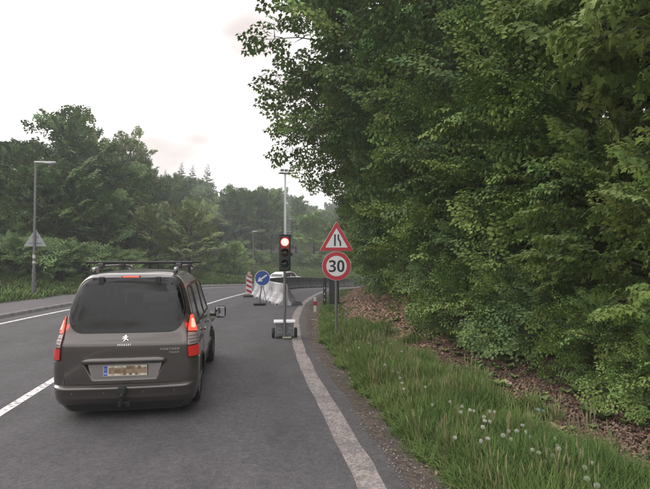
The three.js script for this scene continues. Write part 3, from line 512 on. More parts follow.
// concrete barriers: profile across, notches at the foot
function barrierGeo(len, h, topEnd = h) {                                  // runs along +x; the end at x = len may be lower
  const pr = [[-0.30, 0], [-0.30, 0.10], [-0.16, 0.30], [-0.09, 0.55], [-0.085, 0.97], [-0.06, 1], [0.06, 1], [0.085, 0.97], [0.09, 0.55], [0.16, 0.30], [0.30, 0.10], [0.30, 0]].map(([z, y], i) => [z, y <= 0.3 ? y * 0.8 : y * h]);
  const pos = [], uv = [], idx = [], n = pr.length, xs = [0.012, 0.03]; for (let k = 1; k < 14; k++) xs.push(len * k / 14); xs.push(len - 0.03, len - 0.012);
  xs.forEach((x, k) => { const hh = lerp(h, topEnd, x / len), e = (k === 0 || k === xs.length - 1) ? 0.94 : 1; let acc = 0; pr.forEach(([z, y], i) => { const notch = (i === 0 || i === n - 1) && ((x > len * 0.1 && x < len * 0.24) || (x > len * 0.76 && x < len * 0.9)) ? 0.07 : 0; pos.push(x, Math.max(y * hh / h * (k % 1 === 0 ? 1 : 1), notch), z * e * (topEnd < h ? lerp(1, 0.85, x / len) : 1)); if (i) acc += Math.hypot(pr[i][0] - pr[i - 1][0], pr[i][1] - pr[i - 1][1]); uv.push(x, acc); }); });
  for (let j = 0; j < xs.length - 1; j++) for (let i = 0; i < n; i++) { const a = j * n + i, b = j * n + (i + 1) % n; idx.push(a, a + n, b, b, a + n, b + n); }
  const e = (xs.length - 1) * n; for (let i = 1; i < n - 1; i++) { idx.push(0, i, i + 1); idx.push(e, e + i + 1, e + i); }
  const g = new THREE.BufferGeometry(); g.setAttribute('position', new THREE.Float32BufferAttribute(pos, 3)); g.setAttribute('uv', new THREE.Float32BufferAttribute(uv, 2)); g.setIndex(idx); const f = g.toNonIndexed(); f.computeVertexNormals(); return f;
}
const paleConc = std(lin(0.9, 0.89, 0.93), 0.8, 0, { map: rep(noiseTex, 0.35), bumpMap: rep(noiseTex, 0.6), bumpScale: 0.006 }), shadedConc = std(lin(0.14, 0.14, 0.145), 0.9, 0, { map: rep(concreteTex, 0.8), bumpMap: rep(concreteTex, 0.8), bumpScale: 0.006 });  // the second is grey concrete darkened to carry the shade of the wood
function barrier(ax, az, bx, bz, y, mat, h, label, group, topEnd) {
  const len = Math.hypot(bx - ax, bz - az), o = thing('concrete_barrier', label, 'barrier', [ax, y, az], Math.atan2(-(bz - az), bx - ax), group);
  { const ra = toR(ax, az)[1], rb = toR(bx, bz)[1]; o.position.y = hRoad(ra); o.rotation.z = Math.atan2(hRoad(rb) - hRoad(ra), len); }
  part('block', barrierGeo(len, h, topEnd), mat, o);
  parts('lifting_eye', [0.25, 0.75].map(f => T(new THREE.TorusGeometry(0.035, 0.008, 6, 14, Math.PI), len * f, lerp(h, topEnd ?? h, f) - 0.005, 0)), M.galv, o);
  return o;
}
{
  const A = [0.42, -26.9], B = [1.62, -21.2], C = [2.12, -21.95], N = 3;
  for (let k = 0; k < N; k++) barrier(lerp(A[0], B[0], k / N), lerp(A[1], B[1], k / N), lerp(A[0], B[0], (k + 1) / N), lerp(A[1], B[1], (k + 1) / N), 0, paleConc, 0.92, 'white painted concrete barrier slanting across the closed lane', 'white barriers across the closed lane');
  barrier(B[0] - 0.02, B[1] - 0.1, C[0], C[1] , 0, paleConc, 0.88, 'white barrier end piece sloping down to the road beside the edge line', undefined, 0.12);
  const en = thing('kerb_block', 'low grey concrete block at the foot of the white sloping barrier end', 'concrete block', [2.05, 0, -21.35], 0.2); part('block', extrude(shapeOf([[-0.26, 0], [0.26, 0], [0.2, 0.17], [-0.16, 0.2]]), 0.4, 0.015).translate(0, 0, -0.2), std(lin(0.2, 0.21, 0.22), 0.9, 0, { map: concreteTex }), en);
  for (let k = 0; k < 14; k++) { const s0 = 28.6 + k * 3.05, q = -2.1, [ax, az] = toW(q, s0), [bx, bz] = toW(q, s0 + 3.03); barrier(ax, az, bx, bz, hRoad(s0 + 1.5), shadedConc, 0.83, 'grey concrete barrier with woodland shade painted into its colour in the long row round the bend', 'dark concrete barriers round the bend'); }
}
{   // small marker post, cabinet, slab
  const [mx, mz] = [2.5, -18.4], o = thing('marker_post', 'short white marker post with a red band in the dirt', 'marker post', [mx, ground(mx, mz) - 0.02, mz], 0.2);
  part('post', extrude(shapeOf(roundPoly([[-0.06, -0.035, 0.02], [0.06, -0.035, 0.02], [0.0, 0.07, 0.03]], 4, 1)), 0.66, 0.006).rotateX(-Math.PI / 2), signWhite, o);
  part('red_band', extrude(shapeOf(roundPoly([[-0.064, -0.038, 0.02], [0.064, -0.038, 0.02], [0.0, 0.074, 0.03]], 4, 1)), 0.16).rotateX(-Math.PI / 2).translate(0, 0.36, 0), signRed, o);
  const [cx, cz] = [3.55, -21.0], c = thing('utility_cabinet', 'dark metal cabinet with a slim post at its side beyond the speed limit sign', 'cabinet', [cx, ground(cx, cz) - 0.03, cz], -0.2);
  const dk = std(lin(0.018, 0.02, 0.022), 0.5, 0.2);
  const cb = part('housing', box(0.42, 1.12, 0.34, 0.14, 0.56, 0, 0.02), dk, c); part('roof', box(0.47, 0.04, 0.4, 0.14, 1.14, 0, 0.012), dk, cb); part('door', box(0.36, 0.92, 0.012, 0.14, 0.58, 0.174, 0.004), std(lin(0.03, 0.033, 0.034), 0.5, 0.2), cb); part('plinth', box(0.44, 0.1, 0.36, 0.14, 0.03, 0, 0.01), shadedConc, cb);
  const ps = part('post', [box(0.14, 1.2, 0.12, -0.26, 0.6, 0.05, 0.02)], std(lin(0.03, 0.034, 0.036), 0.5, 0.3), c); parts('marking', [0.25, 0.5, 0.75].map(y => box(0.03, 0.07, 0.006, -0.27, y, 0.113, 0.002)), signWhite, ps);
  const [sx, sz] = [2.08, -16.2], st = thing('stone_slab', 'flat pale stone slab lying in the grass at the road edge', 'stone', [sx, ground(sx, sz) + 0.03, sz], 0.3); part('slab', extrude(shapeOf(roundPoly([[-0.2, -0.12, 0.05], [0.18, -0.15, 0.06], [0.22, 0.1, 0.05], [-0.14, 0.14, 0.06]], 4, 2)), 0.05, 0.012).rotateX(-Math.PI / 2), std(lin(0.34, 0.31, 0.29), 0.9, 0, { map: concreteTex }), st);
}
{   // street lamp with the back of a triangular sign
  const [x, z] = [-10.35, -25.95], y = ground(x, z), o = thing('street_lamp', 'tall grey street lamp carrying the back of a triangular sign beside the pavement', 'street lamp', [x, y - 0.05, z], 0.15);
  const H = 6.65; part('pole', tube([V(0, 0, 0), V(0, 1.4, 0), V(0, 1.45, 0), V(0, H, 0)], [0.085, 0.08, 0.062, 0.045], 14, true), M.galv, o);
  const hd = part('lamp_head', [T(box(0.95, 0.09, 0.24, 0, 0, 0, 0.04), 0.42, H + 0.03, 0, 0, 0, 0.05), T(new THREE.SphereGeometry(1, 18, 10).scale(0.36, 0.06, 0.13), 0.52, H + 0.0, 0)], std(lin(0.55, 0.56, 0.57), 0.45, 0.3), o); part('lamp_glass', T(new THREE.SphereGeometry(1, 18, 10).scale(0.3, 0.05, 0.1), 0.55, H - 0.035, 0), M.whiteLens, hd);
  const tr = part('triangle_sign_back', T(extrude(triShape(1.0, 0.05), 0.015, 0.003), 0.02, 2.82, -0.1), signGrey, o, 'bare grey back of a triangular sign'); parts('rail', [box(0.55, 0.04, 0.025, 0.02, 2.69, -0.07, 0.004), box(0.3, 0.04, 0.025, 0.02, 2.99, -0.07, 0.004)], M.galv, tr);
  parts('sticker', [cyl(0.067, 0.067, 0.16, 0, 1.95, 0, 16), cyl(0.068, 0.068, 0.1, 0, 1.7, 0, 16)], std(lin(0.6, 0.58, 0.55), 0.6), o);
  const [x2, , z2] = at(253, 62), o2 = thing('street_lamp', 'small street lamp standing in front of the far green trees beyond the bend', 'street lamp', [x2, ground(x2, z2) - 0.05, z2], -0.4);
  const H2 = 5.2; part('pole', tube([V(0, 0, 0), V(0, H2, 0)], [0.08, 0.05], 12, true), M.galv, o2); part('lamp_head', box(0.6, 0.12, 0.25, 0.2, H2 + 0.03, 0, 0.05), std(lin(0.55, 0.56, 0.57), 0.45, 0.3), o2);
  const [x3, , z3] = at(285, 60), y3 = ground(x3, z3), o3 = thing('floodlight_mast', 'tall pale floodlight mast with a ladder and a top platform beyond the bend', 'mast', [x3, y3 - 0.1, z3], 0.2), H3 = 12.6 - y3;
  const mp = std(lin(0.5, 0.51, 0.53), 0.45, 0.4); part('pole', tube([V(0, 0, 0), V(0, H3, 0)], [0.19, 0.12], 16, true), mp, o3);
  const lad = [tube([V(0.36, 1, 0), V(0.36, H3, 0)], [0.02, 0.02], 6), tube([V(0.62, 1, 0), V(0.62, H3, 0)], [0.02, 0.02], 6)]; for (let y = 1.2; y < H3; y += 0.3) lad.push(T(new THREE.CylinderGeometry(0.014, 0.014, 0.26, 6), 0.49, y, 0, 0, 0, Math.PI / 2)); for (let y = 3; y < H3; y += 1.5) lad.push(T(new THREE.TorusGeometry(0.3, 0.014, 5, 20), 0.5, y, 0.2, Math.PI / 2), box(0.4, 0.03, 0.03, 0.18, y, 0, 0.004)); part('ladder', lad, mp, o3);
  const pf = part('platform', [box(1.6, 0.08, 1.1, 0, H3 + 0.02, 0, 0.01)], mp, o3); const rl = []; for (const sx of [-0.77, 0, 0.77]) for (const sz of [-0.52, 0.52]) rl.push(box(0.03, 0.7, 0.03, sx, H3 + 0.4, sz, 0.004)); for (const y of [0.4, 0.74]) for (const sz of [-0.52, 0.52]) rl.push(box(1.57, 0.03, 0.03, 0, H3 + y, sz, 0.004)); part('railing', rl, mp, pf);
  for (const sx of [-0.5, 0, 0.5]) part('floodlight', [T(box(0.4, 0.3, 0.18, 0, 0, 0, 0.03), sx, H3 + 0.3, 0.45, 0.4), box(0.04, 0.3, 0.04, sx, H3 + 0.15, 0.38, 0.005)], M.galv, pf);
}
{   // white car behind the barriers
  const [x, , z] = at(285.5, 46), yr = hRoad(toR(x, z)[1]), a = (toR(x, z)[1] - S0) / RR, o = thing('white_car', 'white hatchback driving in the far lane behind the dark concrete barriers', 'car', [x, yr, z], Math.PI - a - 0.12);
  o.scale.setScalar(0.94); const pm = phy(lin(0.78, 0.78, 0.8), 0.3, 0, { clearcoat: 1 });
  const prof = [[-1.95, 0.25], [-1.98, 0.5], [-1.9, 0.82], [-1.62, 0.9], [-1.05, 0.95], [-0.45, 1.34], [0.1, 1.45], [0.9, 1.43], [1.5, 1.2], [1.82, 0.95], [1.95, 0.85], [1.97, 0.5], [1.9, 0.25]];
  const lower = extrude(shapeOf([[-1.95, 0.25], [-1.98, 0.5], [-1.9, 0.82], [-1.62, 0.9], [-1.05, 0.96], [1.75, 0.98], [1.95, 0.85], [1.97, 0.5], [1.9, 0.25]]), 1.7, 0.06, 4).translate(0, 0, -0.85).rotateY(Math.PI / 2), roof = extrude(shapeOf([[-0.5, 1.36], [0.1, 1.46], [0.9, 1.44], [1.46, 1.24], [1.4, 1.2], [0.85, 1.37], [0.1, 1.39], [-0.4, 1.3]]), 1.28, 0.03, 3).translate(0, 0, -0.64).rotateY(Math.PI / 2);
  part('body', [lower, roof], pm, o);
  const cab = extrude(shapeOf([[-1.08, 0.94], [-0.42, 1.36], [0.1, 1.41], [0.9, 1.39], [1.45, 1.2], [1.74, 0.96]]), 1.36, 0.03, 3).translate(0, 0, -0.68).rotateY(Math.PI / 2); part('windows', cab, phy(lin(0.02, 0.022, 0.025), 0.05, 0, { clearcoat: 1 }), o);
  const pil = []; for (const sg of [-1, 1]) { pil.push(tube([V(sg * 0.70, 0.96, 1.08), V(sg * 0.64, 1.37, 0.46)], [0.035, 0.035], 6)); pil.push(tube([V(sg * 0.71, 0.96, -0.1), V(sg * 0.66, 1.4, -0.2)], [0.035, 0.035], 6)); pil.push(tube([V(sg * 0.70, 0.98, -1.7), V(sg * 0.65, 1.26, -1.38)], [0.06, 0.05], 6)); } parts('pillar', pil, pm, o);
  for (const sx of [-0.76, 0.76]) for (const wz of [-1.25, 1.25]) part('wheel', T(new THREE.CylinderGeometry(0.3, 0.3, 0.2, 24), sx, 0.3, wz, 0, 0, Math.PI / 2), M.rubber, o);
  for (const sx of [-0.62, 0.62]) { part('headlight', T(new THREE.SphereGeometry(1, 12, 8).scale(0.18, 0.1, 0.1), sx, 0.7, 1.88), M.whiteLens, o); part('tail_light', T(new THREE.SphereGeometry(1, 12, 8).scale(0.14, 0.12, 0.08), sx * 1.1, 0.8, -1.93), M.redLens, o); }
}

// ---------------------------------------------------------------- foliage
const UP = V(0, 1, 0);
function leafGeo(kind) {                                                 // in the xy plane, stalk at the origin, tip at +y, length 1
  const half = kind === 'maple' ? [[0.16, -0.10], [0.36, -0.04], [0.27, 0.15], [0.58, 0.40], [0.28, 0.46], [0.20, 0.70], [0, 1]] : kind === 'small' ? [[0.22, 0.12], [0.34, 0.42], [0.22, 0.75], [0, 1]] : [[0.36, 0.3], [0.28, 0.7], [0, 1]];
  const rib = kind === 'maple' ? [[0, 0], [0, 0.45], [0, 1]] : [[0, 0], [0, 0.5], [0, 1]], pos = [], z = (x, y) => 0.28 * Math.abs(x) - 0.30 * y * y + 0.06 * y;
  const tri = (a, b, c) => { for (const p of [a, b, c]) pos.push(p[0], p[1], z(p[0], p[1])); };
  for (const s of [1, -1]) { const h = half.map(([x, y]) => [s * x, y]), f = (a, b, c) => s > 0 ? tri(a, b, c) : tri(a, c, b); let r = rib[0];
    f(rib[0], h[0], h[1]); for (let i = 1; i < h.length - 1; i++) { const nr = h[i][1] > 0.25 && r === rib[0] ? rib[1] : r; if (nr !== r) { f(r, h[i], nr); r = nr; } f(r, h[i], h[i + 1]); } }
  const g = new THREE.BufferGeometry(); g.setAttribute('position', new THREE.Float32BufferAttribute(pos, 3)); g.computeVertexNormals(); return g;
}
const LEAF = { maple: leafGeo('maple'), small: leafGeo('small'), far: leafGeo('far'), tiny: (() => { const g = new THREE.BufferGeometry(); g.setAttribute('position', new THREE.Float32BufferAttribute([0, 0, 0, 0.42, 0.45, 0.1, 0, 1, -0.15, 0, 0, 0, 0, 1, -0.15, -0.42, 0.45, 0.1], 3)); g.computeVertexNormals(); return g; })() };
function basis(dir, up, p, s) { const y = dir.clone().normalize(), x = y.clone().cross(up).normalize(), z = x.clone().cross(y); return new THREE.Matrix4().makeBasis(x, y, z).scale(V(s, s, s)).setPosition(p); }
function frondMats(seed, { len, size, pairs, side, droop }) {               // places of the leaves on a leafy shoot lying along +z
  const r = rngOf(seed), mats = [];
  const shoot = (o, d, L, n) => {
    const end = o.clone().addScaledVector(d, L).add(V(0, -0.2 * L, 0)), mid = o.clone().addScaledVector(d, L * 0.55).add(V(0, 0.01, 0)), sd = d.clone().cross(UP).normalize();
    for (let k = 0; k < n; k++) for (const sg of [-1, 1]) {
      const t = (k + 0.4 + 0.3 * r()) / n, p = (t < 0.55 ? o.clone().lerp(mid, t / 0.55) : mid.clone().lerp(end, (t - 0.55) / 0.45)), ld = sd.clone().multiplyScalar(sg * (0.75 + 0.3 * r())).addScaledVector(d, 0.25 + 0.7 * r()).add(V(0, -droop * (0.2 + 1.5 * r()), 0)).normalize();
      mats.push(basis(ld, V(0.8 * (r() - 0.5), 1, 0.8 * (r() - 0.5)), p.addScaledVector(ld, size * 0.35), size * (0.65 + 0.6 * r())));
    }
    mats.push(basis(d.clone().add(V(0, -droop, 0)), UP, end, size));
  };
  shoot(V(0, 0, 0), V(0, 0, 1), len, pairs);
  for (let k = 0; k < side; k++) for (const sg of [-1, 1]) { const t = (k + 0.5) / side * 0.75; shoot(V(0, -0.02, t * len), V(sg * (0.8 + 0.3 * r()), 0.3 * (r() - 0.5), 0.7).normalize(), len * (0.55 - 0.35 * t), Math.max(1, Math.round(pairs * 0.45))); }
  return mats;
}

const leafOpts = { roughness: 0.8, side: THREE.DoubleSide, vertexColors: true, color: 0xffffff };
const leafMat = new THREE.MeshPhysicalMaterial({ ...leafOpts, roughness: 0.92, transmission: 0.42, thickness: 0, ior: 1.35, specularIntensity: 0.6 });
const farLeafMat = new THREE.MeshStandardMaterial(leafOpts);
const barkMat = std(lin(0.10, 0.088, 0.072), 0.95, 0, { map: rep(barkTex, 2, 1), bumpMap: rep(barkTex, 2, 1), bumpScale: 0.03 });
const tones = {
  fresh: [[0.145, 0.225, 0.055], [0.18, 0.265, 0.066], [0.115, 0.19, 0.05]],
  yellow: [[0.185, 0.265, 0.065], [0.155, 0.235, 0.055], [0.23, 0.295, 0.09]],
  deep: [[0.10, 0.165, 0.05], [0.118, 0.185, 0.055], [0.085, 0.145, 0.047]],
  pale: [[0.21, 0.26, 0.105], [0.18, 0.235, 0.085], [0.24, 0.275, 0.13]],
  left: [[0.115, 0.172, 0.068], [0.14, 0.20, 0.074], [0.095, 0.148, 0.06]],
  spruce: [[0.032, 0.05, 0.028], [0.042, 0.06, 0.032], [0.028, 0.042, 0.025]],
};
// a bough: limb, side branches and leafy shoots along +z, all in one geometry; colours vary leaf by leaf round 1
function bough(kind, seed, { L, size, len = 0.7, pairs = 5, side = 2, droop = 0.5, gap = 0.24, step = 0.27, flat = 0.55 }) {
  const r = rngOf(seed * 131 + 7), pos = [], col = [], fronds = [], fr = [0, 1, 2].map(k => frondMats(seed * 10 + k, { len, size, pairs, side, droop }));
  const addGeo = (g, m, c) => { const p = (g.index ? g.toNonIndexed() : g).attributes.position, v = V(0, 0, 0); for (let i = 0; i < p.count; i++) { v.fromBufferAttribute(p, i); if (m) v.applyMatrix4(m); pos.push(v.x, v.y, v.z); col.push(...c); } };
  const wood = [0.55, 0.42, 0.9], at3 = u => V(0.10 * L * Math.sin(u * 3 + seed) * u, L * (0.16 * Math.sin(u * 2.4) - 0.13 * u * u), L * u);
  const rad = clamp(L * 0.013, 0.008, 0.06); addGeo(tube([0, 0.25, 0.5, 0.75, 1].map(at3), [1, 0.8, 0.55, 0.33, 0.12].map(k => k * rad), 5), null, wood);
  const put = (p, d) => { const dir = d.clone().normalize(), u = V(0.9 * (r() - 0.5), 1, 0.9 * (r() - 0.5)), x = u.cross(dir).normalize(), y = dir.clone().cross(x), sc = 0.75 + 0.5 * r(); fronds.push(new THREE.Matrix4().makeBasis(x.multiplyScalar(r() < 0.5 ? -1 : 1), y, dir).scale(V(sc, sc, sc)).setPosition(p)); };
  const nb = Math.round(0.82 * L / gap);
  for (let b = 0; b < nb; b++) {
    const u = 0.18 + 0.8 * (b + r()) / nb, q = at3(u), sg = b % 2 ? 1 : -1, an = sg * (0.45 + 0.75 * r()), d = V(Math.sin(an), flat * 1.5 * (r() - 0.42), Math.cos(an)).normalize(), bl = (0.25 + 0.36 * L * (1.05 - u) * Math.min(1, u * 3)) * (0.6 + 0.7 * r());
    const e = q.clone().addScaledVector(d, bl).add(V(0, -0.08 * bl, 0)); addGeo(tube([q, q.clone().lerp(e, 0.5).add(V(0, 0.06 * bl, 0)), e], [0.35 * rad + 0.003, 0.005, 0.0025].map(k => k * Math.max(1, size / 0.13)), 3), null, wood);
    const nf = Math.max(1, Math.round(bl / step));
    for (let k = 0; k < nf; k++) { const w = (k + 0.5 + 0.5 * r()) / nf, a2 = (r() - 0.5) * 2.2; put(q.clone().lerp(e, w), V(d.x * Math.cos(a2) - d.z * Math.sin(a2), 0.75 * (r() - 0.55), d.x * Math.sin(a2) + d.z * Math.cos(a2))); }
  }
  put(at3(1), V(0, 0, 1)); put(at3(0.93), V(0.5, 0, 1));
  fronds.forEach((m, i) => { const t = 0.8 + 0.4 * r(), h = 0.9 + 0.2 * r(); for (const lm of fr[i % 3]) { const k = t * (0.8 + 0.4 * r()); addGeo(LEAF[kind], m.clone().multiply(lm), [k * h, k, k * (2 - h)]); } });
  const g = new THREE.BufferGeometry(); g.setAttribute('position', new THREE.Float32BufferAttribute(pos, 3)); g.setAttribute('color', new THREE.Float32BufferAttribute(col, 3)); g.computeVertexNormals();
  return { geo: g, fronds, mats: fr[0], L };
}
const BO = {
  maple: [1, 2, 3].map(k => bough('maple', k, { L: 2.6, size: 0.115, len: 0.55, pairs: 4, side: 2, droop: 0.7, gap: 0.22, step: 0.29, flat: 0.9 })),
  wood: [4, 5, 6].map(k => bough('maple', k, { L: 3.2, size: 0.105, len: 0.6, pairs: 5, side: 2, gap: 0.24, step: 0.3, droop: 0.6, flat: 0.9 })),
  long: [7, 8].map(k => bough('maple', k, { L: 5.2, size: 0.14, len: 0.75, pairs: 4, side: 2, gap: 0.32, step: 0.44, droop: 0.55, flat: 0.9 })),
  bush: [9, 10].map(k => bough('small', k, { L: 1.3, size: 0.068, len: 0.42, pairs: 5, side: 3, droop: 0.35, gap: 0.15, step: 0.24, flat: 1.0 })),
  far: [11, 12, 13].map(k => bough('tiny', k, { L: 4, size: 0.26, len: 1.1, pairs: 5, side: 3, droop: 0.4, gap: 0.4, step: 0.6, flat: 0.9 })),
  fir: [14, 15].map(k => bough('tiny', k, { L: 3, size: 0.22, len: 0.8, pairs: 7, side: 3, droop: 0.3, gap: 0.3, step: 0.5, flat: 0.25 })),
};
function tree({ name = 'broadleaf_tree', label, group, pos, h, r: R, base = 0.2, limbs = 20, kind = 'wood', tone = 'fresh', seed = 1, bias = [0, 0], biasK = 0.4, nearLeaves = 0, trunkR, cone = false, category = 'tree', crownLow = base, keepOff = 0, ragged = 0.3, drop = 0 }) {
  const r = rngOf(seed * 7919 + 13), o = thing(name, label, category, pos, 0, group), tr = trunkR ?? (0.06 + h * 0.012);
  const tp = [], ph = r() * 6, trunkAt = t => V((Math.sin(t * 3 + ph) - Math.sin(ph)) * 0.03 * h, t * h, (Math.cos(t * 2.6 + ph) - Math.cos(ph)) * 0.03 * h);
  for (let k = 0; k <= 12; k++) tp.push(trunkAt(k / 12 * 0.93)); tp[0].y -= 0.3;
  part('trunk', tube(tp, tp.map((_, k) => tr * (k === 0 ? 1.45 : k === 1 ? 1.05 : 1) * (1 - 0.9 * k / 12)), 9), barkMat, o);
  const list = [], variants = BO[kind], cy = h * (1 + crownLow) / 2, ry = h * (1 - crownLow) / 2 * 1.02, camL = camera.position.clone().sub(V(...pos));
  for (let i = 0; i < limbs; i++) {
    const f = (i + 0.2 + 0.6 * r()) / limbs, az = i * 2.399 + ph + 0.8 * (r() - 0.5), el = cone ? -0.12 + 0.5 * f * f + 0.1 * (r() - 0.5) : lerp(-0.25, 1.25, Math.pow(f, 1.15)) + 0.45 * (r() - 0.5), dir = V(Math.cos(az) * Math.cos(el), Math.sin(el), Math.sin(az) * Math.cos(el)), p0 = trunkAt(cone ? base + (0.95 - base) * f : base + (0.80 - base) * f);
    let Lb; const hb = 1 + biasK * (Math.cos(az) * bias[0] + Math.sin(az) * bias[1]);
    if (cone) Lb = Math.max(0.3, R * (1 - f) * (0.8 + 0.4 * r()) + 0.2);
    else { const ax = dir.x / (R * hb), ay = dir.y / ry, azz = dir.z / (R * hb), ox = p0.x / (R * hb), oy = (p0.y - cy) / ry, oz = p0.z / (R * hb), A = ax * ax + ay * ay + azz * azz, B = ox * ax + oy * ay + oz * azz, C = ox * ox + oy * oy + oz * oz - 1, D = B * B - A * C; Lb = D > 0 ? (-B + Math.sqrt(D)) / A : 0.4 * R; Lb = clamp(Lb, 0.25 * R, 1.7 * R) * (1 - ragged + 1.4 * ragged * r()); }
    if (drop && r() < drop) continue;
    const v = variants[i % variants.length], sc = Lb / v.L, e = p0.clone().addScaledVector(dir, Lb * 0.9); if (keepOff && e.distanceTo(camL) < keepOff) continue;
    const put = (p, d, s, roll) => { const z = d.clone().normalize(), u = V(0, 1, 0).addScaledVector(V(r() - 0.5, 0, r() - 0.5), 0.5); if (Math.abs(z.y) > 0.95) u.set(1, 0, 0); const x = u.cross(z).normalize(), y = z.clone().cross(x), c = Math.cos(roll), sn = Math.sin(roll), x2 = x.clone().multiplyScalar(c).addScaledVector(y, sn), y2 = y.clone().multiplyScalar(c).addScaledVector(x, -sn); list.push({ m: new THREE.Matrix4().makeBasis(x2, y2, z).scale(V(s, s, s)).setPosition(p), v: i % variants.length }); };
    const n = sc > 1.45 ? 2 : 1;                                            // a limb much longer than the bough model forks instead of swelling
    if (n === 1) put(p0, dir, sc, 1.8 * (r() - 0.5));
    else { put(p0, dir, sc * 0.8, 0.5 * (r() - 0.5)); const p1 = p0.clone().addScaledVector(dir, Lb * 0.42), d2 = dir.clone().add(V(0.7 * (r() - 0.5), 0.35 * (r() - 0.3), 0.7 * (r() - 0.5))); put(p1, d2, sc * 0.62, 0.6 * (r() - 0.5)); const d3 = dir.clone().add(V(0.9 * (r() - 0.5), 0.35 * (r() - 0.6), 0.9 * (r() - 0.5))); put(p1, d3, sc * 0.55, 0.6 * (r() - 0.5)); }
  }
  const mat = kind === 'maple' ? leafMat : farLeafMat, tn = tones[tone];
  variants.forEach((bo, v) => {
    const mine = list.filter(x => x.v === v); if (!mine.length) return;
    const im = new THREE.InstancedMesh(bo.geo, mat, mine.length), c = new THREE.Color(); im.name = 'crown'; im.userData.kind = 'stuff'; im.castShadow = im.receiveShadow = true;
    mine.forEach(({ m }, i) => { im.setMatrixAt(i, m); const a = tn[Math.floor(r() * tn.length)], b = 0.85 + 0.3 * r(); c.setRGB(a[0] * b, a[1] * b, a[2] * b); im.setColorAt(i, c); }); o.add(im);
  });
  if (nearLeaves) {                                                       // shoots nearest the road, built leaf by leaf
    const fr = new THREE.Frustum().setFromProjectionMatrix(new THREE.Matrix4().multiplyMatrices(camera.projectionMatrix, camera.matrixWorldInverse)), P = new THREE.Vector3(), all = [];
    for (const { m, v } of list) for (const f of variants[v].fronds) { const w = m.clone().multiply(f); P.setFromMatrixPosition(w); const d = P.distanceTo(camL); if (d > 5.6 && fr.containsPoint(P.clone().add(o.position))) all.push([d, w, v]); }
    all.sort((a, b) => a[0] - b[0]); const pick = [], lm = variants[0].mats; for (const c of all) { const p = V(0, 0, 0).setFromMatrixPosition(c[1]); if (pick.every(k => V(0, 0, 0).setFromMatrixPosition(k[1]).distanceTo(p) > 0.3)) pick.push(c); if (pick.length * lm.length > nearLeaves - lm.length) break; }
    const cols = [0.85, 1, 1.15].flatMap(k => tn.map(a => { const m = leafMat.clone(); m.vertexColors = false; m.color.setRGB(a[0] * k, a[1] * k, a[2] * k); return m; }));
    for (const [, w] of pick) { const sh = w.clone(); for (const l of lm) { const lf = part('leaf', LEAF.maple, cols[Math.floor(r() * cols.length)], o); sh.clone().multiply(l).decompose(lf.position, lf.quaternion, lf.scale); } }
  }
  return o;
}
const gp = (x, z) => [x, ground(x, z) - 0.05, z];
